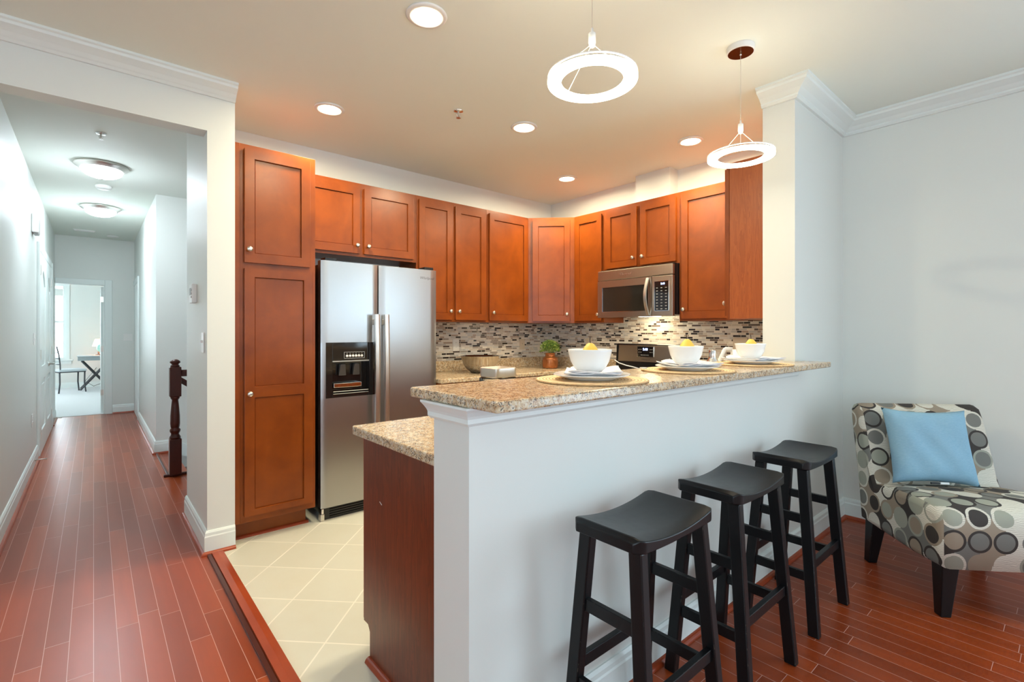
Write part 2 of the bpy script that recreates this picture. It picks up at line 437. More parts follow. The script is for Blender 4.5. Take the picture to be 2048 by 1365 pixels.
def obj(name, bm, mat, parent=None, smooth=False, bevel=0.0, seg=2, sub=0):
    bmesh.ops.recalc_face_normals(bm, faces=bm.faces[:])
    me = bpy.data.meshes.new(name); bm.to_mesh(me); bm.free()
    if smooth:
        for p in me.polygons: p.use_smooth = True
    for m_ in (mat if isinstance(mat, (list, tuple)) else [mat]): me.materials.append(m_)
    o = bpy.data.objects.new(name, me); COL.objects.link(o)
    if parent: o.parent = parent
    if bevel:
        b = o.modifiers.new('bevel', 'BEVEL'); b.width = bevel; b.segments = seg; b.limit_method = 'ANGLE'; b.angle_limit = math.radians(40)
        b.harden_normals = False
    if sub:
        s = o.modifiers.new('sub', 'SUBSURF'); s.levels = sub; s.render_levels = sub
    if smooth and (bevel or True):
        pass
    return o
def sharp(o, deg=35):
    """smooth shading only across shallow angles"""
    me = o.data
    bm = bmesh.new(); bm.from_mesh(me)
    for e in bm.edges:
        e.smooth = not (len(e.link_faces) == 2 and e.calc_face_angle(0) > math.radians(deg))
    for f in bm.faces: f.smooth = True
    bm.to_mesh(me); bm.free(); return o
def bx(name, dims, mat, parent=None, bevel=0.0):
    bm = bmesh.new(); box(bm, *dims); return obj(name, bm, mat, parent, bevel=bevel)
def thing(name, label, cat, loc=(0, 0, 0), rz=0.0, group=None):
    o = bpy.data.objects.new(name, None); COL.objects.link(o)
    o.empty_display_size = 0.1; o.location = loc; o.rotation_euler = (0, 0, rz)
    o['label'] = label; o['category'] = cat
    if group: o['group'] = group
    return o
def tag(o, label, cat, group=None):
    o['label'] = label; o['category'] = cat
    if group: o['group'] = group
    return o
def struct(o): o['kind'] = 'structure'; return o
def dup(root, loc=None, rz=None, label=None):
    r = root.copy(); COL.objects.link(r)
    if loc is not None: r.location = loc
    if rz is not None: r.rotation_euler = (0, 0, rz)
    if label: r['label'] = label
    def rec(a, b):
        for ch in list(a.children):
            c = ch.copy(); COL.objects.link(c); c.parent = b; rec(ch, c)
    rec(root, r)
    return r
def text_mesh(name, body, size, mat, parent, loc, rot, shear=0.0, depth=0.0006):
    cu = bpy.data.curves.new(name, 'FONT'); cu.body = body; cu.size = size; cu.shear = shear; cu.extrude = depth
    cu.align_x = 'CENTER'; cu.align_y = 'CENTER'; cu.resolution_u = 3
    t = bpy.data.objects.new(name, cu); COL.objects.link(t)
    dg = bpy.context.evaluated_depsgraph_get()
    me = bpy.data.meshes.new_from_object(t.evaluated_get(dg))
    bpy.data.objects.remove(t)
    me.materials.clear(); me.materials.append(mat)
    o = bpy.data.objects.new(name, me); COL.objects.link(o); o.parent = parent
    o.location = loc; o.rotation_euler = rot
    return o

H = 2.743
XW = 3.98          # right wall plane
YK = 3.955         # kitchen back wall plane
# ------------------------------------------------------------------ setting
bm = bmesh.new()
box(bm, -2.6, XW, -3.6, 1.10, -0.12, 0); box(bm, -2.6, 0.51, 1.10, 3.42, -0.12, 0)
box(bm, -0.60, 0.50, 3.42, 9.98, -0.12, 0); box(bm, 0.50, 3.0, 4.11, 5.285, -0.12, 0); box(bm, 0.50, 0.66, 5.285, 6.36, -0.12, 0)
struct(obj('floor', bm, M['floor']))
struct(bx('floor_kitchen', (0.51, XW, 1.10, YK, -0.12, 0.001), M['tile']))
struct(bx('floor_bedroom', (-2.5, 2.2, 9.98, 15.0, -0.12, 0.006), M['carpet']))
bm = bmesh.new(); box(bm, -2.7, XW + 0.12, -3.72, 15.12, H, H + 0.1); struct(obj('ceiling', bm, M['ceil']))

# walls
bm = bmesh.new()
box(bm, -2.6, -0.44, 3.30, 3.42, 0, H); box(bm, -0.44, 0.50, 3.30, 3.42, 2.458, H); box(bm, 0.50, 0.643, 3.30, 4.11, 0, H)
struct(obj('wall_hall_opening', bm, M['wall']))
struct(bx('wall_hall_left', (-0.60, -0.44, 3.42, 9.95, 0, H), M['wall']))
struct(bx('wall_kitchen_back', (0.643, XW + 0.12, YK, 4.11, 0, H), M['wall']))
bm = bmesh.new(); box(bm, XW, XW + 0.12, -3.6, -2.8, 0, H); box(bm, XW, XW + 0.12, -1.0, YK, 0, H); box(bm, XW, XW + 0.12, -2.8, -1.0, 0, 0.35); box(bm, XW, XW + 0.12, -2.8, -1.0, 2.35, H)
struct(obj('wall_right', bm, M['wall']))
bm = bmesh.new(); box(bm, 3.10, XW, 1.085, 1.265, 0, H); struct(obj('wall_kitchen_end', bm, M['wall']))
struct(bx('wall_half_height', (0.776, 3.10, 1.085, 1.265, 0, 1.086), M['wall']))
bm = bmesh.new(); box(bm, 3.846, XW, 2.356, 2.71, 2.44, H); struct(obj('wall_duct_chase', bm, M['wall']))
bm = bmesh.new()
box(bm, 0.50, 0.62, 6.36, 9.95, 0, H); box(bm, 0.62, 3.0, 6.36, 6.48, -1.6, H); box(bm, 0.50, 0.62, 6.361, 6.48, -1.6, 0)
struct(obj('wall_hall_right', bm, M['wall']))
struct(bx('wall_stair_end', (3.0, 3.12, 4.11, 6.48, -1.6, H), M['wall']))
bm = bmesh.new()
box(bm, 0.135, 3.0, 9.95, 10.07, 0, H); box(bm, -0.44, 0.135, 9.95, 10.07, 2.015, H); box(bm, -2.5, -0.44, 9.95, 10.07, 0, H)
struct(obj('wall_hall_far', bm, M['wall']))
wx0, wx1, wz0, wz1 = -1.45, -0.475, 0.66, 2.37
bm = bmesh.new()
box(bm, -2.5, wx0, 15.0, 15.12, 0, H); box(bm, wx1, 2.2, 15.0, 15.12, 0, H); box(bm, wx0, wx1, 15.0, 15.12, 0, wz0); box(bm, wx0, wx1, 15.0, 15.12, wz1, H)
struct(obj('wall_bedroom_back', bm, M['wall']))
bm = bmesh.new(); box(bm, -2.62, -2.5, 10.07, 11.8, 0, H); box(bm, -2.62, -2.5, 13.4, 15.0, 0, H); box(bm, -2.62, -2.5, 11.8, 13.4, 0, 0.65); box(bm, -2.62, -2.5, 11.8, 13.4, 2.35, H)
struct(obj('wall_bedroom_left', bm, M['wall']))
struct(bx('wall_bedroom_right', (2.2, 2.32, 10.07, 15.0, 0, H), M['wall']))
# living room walls behind the camera
bm = bmesh.new(); edges = [-2.6] + [v for w in WINDOWS_S for v in w] + [XW + 0.12]
for i in range(0, len(edges), 2): box(bm, edges[i], edges[i + 1], -3.72, -3.6, 0, H)
for a, b in WINDOWS_S: box(bm, a, b, -3.72, -3.6, 0, 0.65); box(bm, a, b, -3.72, -3.6, 2.35, H)
struct(obj('wall_living_rear', bm, M['wall']))
bm = bmesh.new(); box(bm, -2.72, -2.6, -3.72, -2.3, 0, H); box(bm, -2.72, -2.6, -0.1, 3.42, 0, H); box(bm, -2.72, -2.6, -2.3, -0.1, 0, 0.65); box(bm, -2.72, -2.6, -2.3, -0.1, 2.35, H)
struct(obj('wall_living_left', bm, M['wall']))
# backsplash tile
bm = bmesh.new(); box(bm, 2.085, XW, YK - 0.008, YK, 1.0125, 1.40); box(bm, XW - 0.008, XW, 1.265, YK, 1.0125, 1.60)
struct(obj('wall_tile_backsplash', bm, M['mosaic']))

# window in the bedroom
def window(n, x0, x1, z0, z1, y):
    bm = bmesh.new(); t = 0.05
    box(bm, x0, x0 + t, y, y + 0.05, z0, z1); box(bm, x1 - t, x1, y, y + 0.05, z0, z1)
    box(bm, x0 + t, x1 - t, y, y + 0.05, z0, z0 + t); box(bm, x0 + t, x1 - t, y, y + 0.05, z1 - t, z1)
    zm = (z0 + z1) / 2; box(bm, x0 + t, x1 - t, y, y + 0.05, zm - 0.025, zm + 0.025)
    for zz in (z0 + (z1 - z0) * .27, z0 + (z1 - z0) * .76): box(bm, x0 + t, x1 - t, y + 0.015, y + 0.035, zz - .008, zz + .008)
    o = struct(obj('window_%d' % n, bm, M['trim']))
    bx('window_pane', (x0 + t, x1 - t, y + 0.022, y + 0.028, z0 + t, z1 - t), M['glass'], o)
    return o
w1 = window(1, wx0, wx1, wz0, wz1, 15.03)
bx('window_sill', (wx0 - 0.08, wx1 + 0.12, 14.93, 15.03, wz0 - 0.03, wz0), M['trim'], w1, 0.004)
bx('window_apron', (wx0 - 0.05, wx1 + 0.09, 14.98, 15.0, wz0 - 0.10, wz0 - 0.03), M['trim'], w1)
bx('window_casing', (wx1, wx1 + 0.06, 14.985, 15.0, wz0, wz1 + 0.06), M['trim'], w1)
bx('raised_blind', (wx0 + 0.05, wx1 - 0.05, 14.985, 15.02, 2.10, 2.26), M['wall'], w1)

# trims
def base_prof(h=0.135, t=0.016): return [(0, 0), (t, 0), (t, h - 0.035), (t * 0.8, h - 0.028), (t * 0.75, h - 0.012), (t * 0.35, h), (0, h)]
def qr_prof(o=0.016, r=0.019): return [(o, 0.0)] + [(o + r * math.cos(a), r * math.sin(a)) for a in [i * PI / 10 for i in range(6)]]
def crown_prof(zt=H, h=0.095, p=0.105):
    return [(0, zt), (p, zt), (p, zt - 0.012), (p * .9, zt - 0.018), (p * .86, zt - 0.03), (p * .68, zt - 0.040), (p * .48, zt - .052), (p * .32, zt - 0.068), (p * .24, zt - .074), (p * .24, zt - h + 0.012), (p * .14, zt - h), (0, zt - h)]
tn = [0]
def trim(path, prof, mat, name=None):
    tn[0] += 1; bm = bmesh.new(); sweep(bm, path, prof)
    return struct(obj(name or 'trim_%d' % tn[0], bm, mat))
paths = {'column': [(0.643, 3.30), (0.50, 3.30), (0.50, 4.11)],
         'living': [(XW, -3.6), (XW, 1.085), (0.776, 1.085), (0.776, 1.265)],
         'hall_left': [(-0.44, 6.93), (-0.44, 3.42)], 'hall_left_end': [(-0.44, 9.94), (-0.44, 9.12)],
         'hall_far': [(0.50, 9.95), (0.226, 9.95)], 'hall_right': [(0.66, 6.36), (0.50, 6.36), (0.50, 8.86)],
         'bedroom': [(2.2, 15.0), (-2.5, 15.0)]}
for k, p in paths.items(): trim(p, base_prof(), M['trim'], 'baseboard_' + k)
for k, p in paths.items():
    if k != 'bedroom': trim(p, qr_prof(), M['qr'])
trim([(0.643, 3.30), (-2.6, 3.30)], crown_prof(H, 0.085, 0.10), M['trim'])
trim([(XW, -3.6), (XW, 1.085), (3.10, 1.085), (3.10, 1.265)], crown_prof(), M['trim'])
# moulding under the bar top
bt = 1.086
barp = [(0, bt), (0.030, bt), (0.030, bt - 0.006), (0.024, bt - 0.014), (0.017, bt - 0.026), (0.014, bt - 0.034), (0.014, bt - 0.046), (0.008, bt - 0.054), (0, bt - 0.054)]
trim([(3.12, 1.085), (0.776, 1.085), (0.776, 1.265), (1.6, 1.265)], barp, M['trim'])
# threshold strip between boards and tile
bm = bmesh.new()
sweep(bm, [(0.575, 3.26), (0.575, 1.0)], [(0.0, 0.0), (0.0, 0.012), (-0.03, 0.018), (-0.058, 0.016), (-0.062, 0.0)])
struct(obj('trim_threshold', bm, M['qr']))
bx('trim_threshold_reducer', (0.495, 0.513, 1.0, 3.26, 0.0, 0.011), M['qr_dark'])['kind'] = 'structure'
# stair stringer and steps
bm = bmesh.new()
hexa(bm, [(0.66, 6.345, 0.0), (0.66, 6.36, 0.0), (0.66, 6.36, 0.135), (0.66, 6.345, 0.135)], [(2.4, 6.345, -1.2), (2.4, 6.36, -1.2), (2.4, 6.36, -1.05), (2.4, 6.345, -1.05)])
struct(obj('trim_stair_skirt', bm, M['trim']))
bm = bmesh.new()
for k in range(1, 6): box(bm, 0.66 + 0.26 * (k - 1), 0.66 + 0.26 * k + 0.03, 5.285, 6.345, -0.18 * k - 0.03, -0.18 * k)
for k in range(0, 5): box(bm, 0.645 + 0.26 * k, 0.66 + 0.26 * k, 5.285, 6.345, -0.18 * (k + 1), -0.18 * k - 0.03)
struct(obj('floor_stairs', bm, M['qr_dark']))
bx('trim_landing_nosing', (0.47, 3.0, 5.27, 5.30, 0.0, 0.022), M['qr_dark'], bevel=0.005)['kind'] = 'structure'
bx('trim_stair_edge', (0.495, 0.515, 5.30, 6.32, 0.0, 0.014), M['qr_dark'], bevel=0.004)['kind'] = 'structure'

# bedroom door opening casing, open door leaf
bm = bmesh.new()
box(bm, 0.135, 0.222, 9.928, 9.95, 0, 2.10); box(bm, -0.435, 0.135, 9.928, 9.95, 2.015, 2.10); box(bm, 0.119, 0.135, 9.95, 10.07, 0, 2.015)
struct(obj('trim_bedroom_door_casing', bm, M['trim'], bevel=0.004))
d = struct(bx('door_1', (0.085, 0.122, 10.08, 10.84, 0.015, 2.0), M['trim'], bevel=0.002))
for z in (0.33, 1.02, 1.80): bx('hinge', (0.083, 0.121, 10.062, 10.081, z - 0.045, z + 0.045), M['nickel'], d)
# right hall doorway casing
bm = bmesh.new(); box(bm, 0.482, 0.50, 8.88, 8.965, 0, 2.10); box(bm, 0.482, 0.50, 8.965, 9.86, 2.02, 2.10)
struct(obj('trim_hall_door_casing', bm, M['trim'], bevel=0.004))
struct(bx('door_2', (0.492, 0.500, 8.965, 9.86, 0.01, 2.02), M['trim']))
# closet double doors on left wall (local x along -y)
def panel_leaf(bm, y0, y1, x):
    # leaf slab with raised frame and two recessed fields, the upper one arched
    box(bm, x, x + 0.010, y0, y1, 0.01, 2.12)
    st = 0.16
    box(bm, x + 0.010, x + 0.022, y0, y0 + st, 0.01, 2.12); box(bm, x + 0.010, x + 0.022, y1 - st, y1, 0.01, 2.12)
    for z0, z1 in ((0.01, 0.24), (0.78, 0.92)): box(bm, x + 0.010, x + 0.022, y0 + st, y1 - st, z0, z1)
    n = 12; w = (y1 - y0 - 2 * st)
    for i in range(n):
        a0 = y0 + st + w * i / n; a1 = y0 + st + w * (i + 1) / n
        h = lambda a: 1.80 + 0.16 * math.sin(PI * (a - y0 - st) / w)
        hexa(bm, [(x + .010, a0, h(a0)), (x + .010, a1, h(a1)), (x + .010, a1, 2.12), (x + .010, a0, 2.12)],
             [(x + .022, a0, h(a0)), (x + .022, a1, h(a1)), (x + .022, a1, 2.12), (x + .022, a0, 2.12)])
    for z0, z1 in ((0.30, 0.72), (0.98, 1.76)): box(bm, x + 0.010, x + 0.017, y0 + st + .04, y1 - st - .04, z0, z1)
bm = bmesh.new(); panel_leaf(bm, 7.03, 7.87, -0.44)
d3 = struct(obj('door_3', bm, M['trim'], bevel=0.002))
bm = bmesh.new(); panel_leaf(bm, 7.875, 8.72, -0.44)
d4 = struct(obj('door_4', bm, M['trim'], bevel=0.002))
for z in (0.22, 1.05, 1.93):
    bx('hinge', (-0.44, -0.412, 7.015, 7.05, z - 0.05, z + 0.05), M['nickel'], d3)
    bx('hinge', (-0.44, -0.412, 8.71, 8.80, z - 0.05, z + 0.05), M['nickel'], d4)
bm = bmesh.new(); lathe(bm, [(0.03, 0), (0.03, 0.008), (0.012, 0.010), (0.012, 0.045)], 20, (-0.418, 8.2, 0.90), Matrix.Rotation(PI / 2, 3, 'Y'))
tube(bm, [(-0.378, 8.2, 0.90), (-0.372, 8.26, 0.90), (-0.374, 8.34, 0.898)], 0.010)
obj('door_handle', bm, M['nickel'], d4, smooth=True)
bm = bmesh.new(); box(bm, -0.44, -0.418, 6.93, 7.02, 0, 2.215); box(bm, -0.44, -0.418, 8.80, 8.90, 0, 2.215); box(bm, -0.44, -0.418, 7.02, 8.80, 2.13, 2.215)
box(bm, -0.44, -0.418, 9.02, 9.11, 0, 2.215)
struct(obj('trim_closet_casing', bm, M['trim'], bevel=0.004))

# ------------------------------------------------------------------ cabinets
def shaker(bm, x0, x1, z0, z1, y, t=0.02, st=0.057, fields=None):
    """door slab, front at y, thickness t behind; fields = list of (z0,z1) recessed"""
    rec = 0.009; bead = 0.006
    fields = fields or [(z0 + st, z1 - st)]
    yb = y + t
    xs = [x0, x0 + st, x1 - st, x1]
    # back, sides
    zs = [z0]
    for f in fields: zs += [f[0], f[1]]
    zs.append(z1)
    V = lambda x, yy, z: bm.verts.new((x, yy, z))
    def quad(a, b, c, d): bm.faces.new([V(*p) for p in (a, b, c, d)])
    quad((x0, yb, z0), (x0, yb, z1), (x1, yb, z1), (x1, yb, z0))
    quad((x0, y, z0), (x0, y, z1), (x0, yb, z1), (x0, yb, z0)); quad((x1, y, z0), (x1, yb, z0), (x1, yb, z1), (x1, y, z1))
    quad((x0, y, z0), (x0, yb, z0), (x1, yb, z0), (x1, y, z0)); quad((x0, y, z1), (x1, y, z1), (x1, yb, z1), (x0, yb, z1))
    quad((x0, y, z0), (xs[1], y, z0), (xs[1], y, z1), (x0, y, z1)); quad((xs[2], y, z0), (x1, y, z0), (x1, y, z1), (xs[2], y, z1))
    for i in range(0, len(zs), 2): quad((xs[1], y, zs[i]), (xs[2], y, zs[i]), (xs[2], y, zs[i + 1]), (xs[1], y, zs[i + 1]))
    for a, b in fields:
        X0, X1 = xs[1], xs[2]
        o = [(X0, y, a), (X1, y, a), (X1, y, b), (X0, y, b)]
        m = [(X0 + .001, y + rec + .003, a + .001), (X1 - .001, y + rec + .003, a + .001), (X1 - .001, y + rec + .003, b - .001), (X0 + .001, y + rec + .003, b - .001)]
        q = [(X0 + bead, y + rec, a + bead), (X1 - bead, y + rec, a + bead), (X1 - bead, y + rec, b - bead), (X0 + bead, y + rec, b - bead)]
        for r0, r1 in ((o, m), (m, q)):
            for i in range(4): quad(r0[i], r0[(i + 1) % 4], r1[(i + 1) % 4], r1[i])
        quad(*q)
def knob(parent, x, y, z):
    bm = bmesh.new()
    R = Matrix.Rotation(PI / 2, 3, 'X')
    lathe(bm, [(0.0, 0.0), (0.008, 0.0), (0.0065, 0.004), (0.0055, 0.012), (0.010, 0.017), (0.0155, 0.021), (0.0165, 0.025), (0.013, 0.029), (0.006, 0.031), (0.0, 0.0315)], 24, (x, y, z), R)
    return obj('knob', bm, M['nickel'], parent, smooth=True)
def door(parent, x0, x1, z0, z1, y, kx=None, kz=None, fields=None, name='door', kn=True):
    bm = bmesh.new(); shaker(bm, x0, x1, z0, z1, y, fields=fields)
    bmesh.ops.remove_doubles(bm, verts=bm.verts[:], dist=0.0002)
    d = obj(name, bm, M['cab'], parent, bevel=0.0025)
    if kn: knob(d, kx, y, kz)
    return d
def cab_body(parent, w, dep, z0, z1, bottom=True):
    o = bx('body', (0, w, -dep, 0, z0, z1), M['cab'], parent, 0.001)
    return o
T = 2.443; B = 1.378
# pantry : local origin back-left, faces -y; world x 0.645..1.125, front y 3.34
YKc = YK - 0.0015
c = thing('pantry_cabinet', 'tall cherry pantry cabinet reaching floor, beside the refrigerator', 'cabinet', (0.648, YKc, 0))
pd = YKc - 3.34
bx('body', (0, 0.479, -pd, 0, 0.115, T), M['cab'], c, 0.001)
bx('toe_kick', (0, 0.44, -pd + 0.075, 0, 0.001, 0.115), M['cab_dark'], c)
bm = bmesh.new(); sweep(bm, [(0.455, -pd + 0.075), (0.0, -pd + 0.075)], qr_prof(0.0, 0.018)); obj('shoe_moulding', bm, M['qr'], c)
bx('filler_strip', (0.001, 0.028, -pd - 0.006, -pd, 0.117, T - 0.002), M['cab'], c, 0.001)
door(c, 0.050, 0.442, 1.716, 2.413, -pd - 0.02, 0.076, 1.796, name='upper_door')
door(c, 0.050, 0.458, 0.155, 1.680, -pd - 0.02, 0.078, 0.909, [(0.193, 0.884), (0.950, 1.628)], name='lower_door')
# cabinet above the refrigerator
fd = YK - 3.65
c = thing('wall_cabinet', 'short two-door cherry wall cabinet above the refrigerator', 'cabinet', (1.130, YK, 0), group=None)
bx('body', (0, 0.935, -fd, 0, 1.872, T), M['cab'], c, 0.001)
door(c, 0.03, 0.437, 1.895, 2.405, -fd - 0.02, 0.408, 1.955)
door(c, 0.470, 0.905, 1.895, 2.405, -fd - 0.02, 0.498, 1.955)
# double door
c = thing('wall_cabinet', 'two-door cherry wall cabinet between the refrigerator and the corner, knobs facing each other', 'cabinet', (2.066, YK, 0))
bx('body', (0, 0.744, -fd, 0, B, T), M['cab'], c, 0.001)
door(c, 0.018, 0.355, B + 0.018, T - 0.032, -fd - 0.02, 0.325, 1.472)
door(c, 0.386, 0.728, B + 0.018, T - 0.032, -fd - 0.02, 0.416, 1.472)
c = thing('wall_cabinet', 'single-door cherry wall cabinet left of the angled corner cabinet, knob at lower left', 'cabinet', (2.811, YK, 0))
bx('body', (0, 0.532, -fd, 0, B, T), M['cab'], c, 0.001)
door(c, 0.026, 0.517, B + 0.018, T - 0.032, -fd - 0.02, 0.062, 1.472)
# diagonal corner
c = thing('corner_wall_cabinet', 'angled corner cherry wall cabinet above the potted plant', 'cabinet', (0, 0, 0))
ax, ay = 3.344, 3.65; bx_, by_ = 3.672, 3.318
bm = bmesh.new(); prism(bm, [(ax, YK), (ax, ay), (bx_, by_), (XW, by_), (XW, YK)], B, T)
obj('body', bm, M['cab'], c, bevel=0.001)
L_ = math.hypot(bx_ - ax, by_ - ay)
bm = bmesh.new(); shaker(bm, 0.045, L_ - 0.045, B + 0.018, T - 0.032, -0.02)
bmesh.ops.remove_doubles(bm, verts=bm.verts[:], dist=0.0002)
d = obj('door', bm, M['cab'], c, bevel=0.0025); d.location = (ax, ay, 0); d.rotation_euler = (0, 0, math.atan2(by_ - ay, bx_ - ax))
knob(d, L_ - 0.075, -0.02, 1.468)
# right wall run: local x runs toward -y
RW = -PI / 2
rd = XW - 3.672
c = thing('wall_cabinet', 'narrow single-door cherry wall cabinet between corner cabinet and microwave', 'cabinet', (XW, 3.318, 0), RW)
bx('body', (0, 0.376, -rd, 0, B, T), M['cab'], c, 0.001)
door(c, 0.024, 0.356, B + 0.018, T - 0.032, -rd - 0.02, 0.326, 1.455)
c = thing('wall_cabinet', 'short two-door cherry wall cabinet above the microwave', 'cabinet', (XW, 2.941, 0), RW)
bx('body', (0, 0.782, -rd, 0, 1.860, T), M['cab'], c, 0.001)
door(c, 0.030, 0.372, 1.878, T - 0.032, -rd - 0.02, 0.344, 1.95)
door(c, 0.412, 0.758, 1.878, T - 0.032, -rd - 0.02, 0.442, 1.95)
c = thing('wall_cabinet', 'single-door cherry wall cabinet right of the microwave, knob at lower left', 'cabinet', (XW, 2.158, 0), RW)
bx('body', (0, 0.53, -rd, 0, B, T), M['cab'], c, 0.001)
door(c, 0.025, 0.50, B + 0.018, T - 0.032, -rd - 0.02, 0.052, 1.472)
# end cabinet on the back of the wall stub, plain side panel toward the camera
c = thing('end_wall_cabinet', 'cherry wall cabinet showing its plain grained side panel beside the cream wall end', 'cabinet', (XW, 1.268, 0), PI)
w_ = XW - 3.305
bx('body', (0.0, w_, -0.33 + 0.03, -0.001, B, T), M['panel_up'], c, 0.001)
bx('face_frame', (0.32, w_ + 0.004, -0.318, -0.30, B, T), M['cab'], c, 0.001)
door(c, 0.335, w_ - 0.012, B + 0.018, T - 0.032, -0.338, w_ - 0.05, 1.49)

# base cabinets and worktops
CT = 0.912
c = thing('base_cabinet', 'cherry base cabinets under the worktop right of the refrigerator', 'cabinet', (2.095, YK, 0))
bd = 0.60
bx('body', (0, 1.265, -bd, -0.001, 0.11, CT - 0.036), M['cab_dark'], c, 0.001)
bx('toe_kick', (0, 1.265, -bd + 0.07, -0.001, 0.001, 0.11), M['cab_dark'], c)
for k in range(3):
    a = 0.02 + k * 0.41
    door(c, a, a + 0.38, 0.14, 0.66, -bd - 0.02, a + 0.34, 0.60)
    bm = bmesh.new(); shaker(bm, a, a + 0.38, 0.69, 0.855, -bd - 0.02, st=0.04)
    dr = obj('drawer', bm, M['cab'], c); knob(dr, a + 0.19, -bd - 0.02, 0.775)
c = thing('corner_base_cabinet', 'cherry corner base cabinet left of the range', 'cabinet', (0, 0, 0))
bx('body', (3.37, XW - 0.001, 2.945, YK - 0.001, 0.001, CT - 0.036), M['cab_dark'], c)
c = thing('base_cabinet', 'cherry base cabinet right of the range', 'cabinet', (XW, 2.15, 0), RW)
bx('body', (0, 0.26, -0.60, -0.001, 0.001, CT - 0.036), M['cab_dark'], c)
door(c, 0.015, 0.245, 0.14, 0.855, -0.62, 0.04, 0.75)
# peninsula base cabinet; plain end panel at x = .82
c = thing('peninsula_base_cabinet', 'dark cherry base cabinet behind half wall, scratched end panel over cream tile', 'cabinet', (0.82, 1.268, 0))
pf = 1.866 - 1.268
bx('body', (0.018, 3.158, 0.0, pf - 0.02, 0.11, CT - 0.036), M['cab_dark'], c)
bx('toe_kick', (0.018, 3.158, 0.0, pf - 0.09, 0.001, 0.11), M['cab_dark'], c)
bm = bmesh.new()
pts = [(0.0, 0.001), (pf - 0.055, 0.001), (pf - 0.055, 0.115), (pf - 0.038, 0.137), (pf, 0.137), (pf, CT - 0.036), (0.0, CT - 0.036)]
a = [bm.verts.new((0.0, y, z)) for y, z in pts]; b = [bm.verts.new((0.018, y, z)) for y, z in pts]
bm.faces.new(a); bm.faces.new(b[::-1])
for i in range(len(pts)): bm.faces.new((a[i], a[(i + 1) % 7], b[(i + 1) % 7], b[i]))
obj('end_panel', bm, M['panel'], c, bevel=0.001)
bx('face_frame', (0.006, 3.158, pf, pf + 0.018, 0.137, CT - 0.036), M['qr'], c, 0.002)
bm = bmesh.new(); sweep(bm, [(0.0, 0.0), (0.0, pf - 0.052)], qr_prof(0.0, 0.02)); obj('shoe_moulding', bm, M['qr'], c)
for k in range(5):
    a0 = 0.05 + k * 0.5
    bm = bmesh.new(); shaker(bm, -(a0 + 0.46), -a0, 0.155, 0.86, -0.0)
    dd = obj('door', bm, M['cab'], c); dd.location = (0, pf + 0.038, 0); dd.rotation_euler = (0, 0, PI)
bm = bmesh.new(); tube(bm, [(-0.0006, 0.455, 0.648), (-0.0006, 0.437, 0.640)], 0.0012, 6); obj('scratch', bm, M['white_plastic'], c)

t = CT - 0.036
bm = bmesh.new(); prism(bm, [(2.09, YK), (2.09, 3.30), (3.33, 3.30), (3.33, 2.938), (XW, 2.938), (XW, YK)], t, CT)
g = tag(obj('worktop', bm, M['granite'], bevel=0.006), 'L-shaped speckled granite worktop holding the steel bowl and potted plant', 'worktop')
bm = bmesh.new(); prism(bm, [(2.09, YK), (2.09, YK - 0.02), (XW - 0.02, YK - 0.02), (XW - 0.02, 2.938), (XW, 2.938), (XW, YK)], CT, 1.012)
obj('upstand', bm, M['granite'], g, bevel=0.003)
bm = bmesh.new(); prism(bm, [(0.79, 1.27), (XW, 1.27), (XW, 2.158), (3.33, 2.158), (3.33, 1.912), (0.79, 1.912)], t, CT)
g = tag(obj('peninsula_worktop', bm, M['granite'], bevel=0.006), 'lower speckled granite worktop behind the raised bar, above cherry end panel', 'worktop')
bm = bmesh.new(); prism(bm, [(XW - 0.02, 1.27), (XW, 1.27), (XW, 2.158), (XW - 0.02, 2.158)], CT, 1.012)
obj('upstand', bm, M['granite'], g, bevel=0.003)
# raised bar top, notched around the wall end
BZ = 1.117
bm = bmesh.new(); prism(bm, [(0.752, 0.934), (3.215, 0.934), (3.215, 1.083), (3.098, 1.083), (3.098, 1.369), (0.752, 1.369)], 1.0865, BZ)
tag(obj('bar_worktop', bm, M['granite'], bevel=0.006), 'raised speckled granite bar top on the white half wall', 'worktop')

# ------------------------------------------------------------------ refrigerator
f = thing('refrigerator', 'side-by-side stainless steel refrigerator with black ice and water dispenser', 'refrigerator', (1.163, 3.33, 0))
bx('body', (0.012, 0.898, 0.075, 0.60, 0.045, 1.755), M['black_plastic'], f, 0.004)
zb, zt = 0.093, 1.775; xs = 0.412
def fridge_door(x0, x1, holes=None):
    bm = bmesh.new()
    if holes:
        a0, a1, h0, h1 = holes
        box(bm, x0, a0, 0, 0.065, zb, zt); box(bm, a1, x1, 0, 0.065, zb, zt); box(bm, a0, a1, 0, 0.065, zb, h0); box(bm, a0, a1, 0, 0.065, h1, zt)
        bmesh.ops.remove_doubles(bm, verts=bm.verts[:], dist=0.0001)
        # remove interior walls between the four slabs
        fs = [q for q in bm.faces if abs(q.normal.x) > .9 or abs(q.normal.z) > .9]
    else:
        # gently bowed front
        n = 16; V = []
        for i in range(n + 1):
            u = i / n; x = x0 + (x1 - x0) * u; e = min(u, 1 - u)
            y = 0.010 * max(0.0, 1 - e / 0.05) ** 2
            V.append((x, y))
        prism(bm, V + [(x1, 0.065), (x0, 0.065)], zb, zt)
    return bm
bm = fridge_door(xs + 0.004, 0.905)
dr = obj('right_door', bm, M['steel'], f, bevel=0.002)
sharp(dr, 50)
H0, H1 = 0.836, 1.216; A0, A1 = 0.030, 0.382
bm = bmesh.new()
n = 16; prof = []
for i in range(n + 1):
    u = i / n; x = 0.0 + (xs - 0.004) * u; e = min(u, 1 - u); prof.append((x, 0.010 * max(0.0, 1 - e / 0.06) ** 2))
def strip(z0, z1, pr): prism(bm, pr + [(pr[-1][0], 0.065), (pr[0][0], 0.065)], z0, z1)
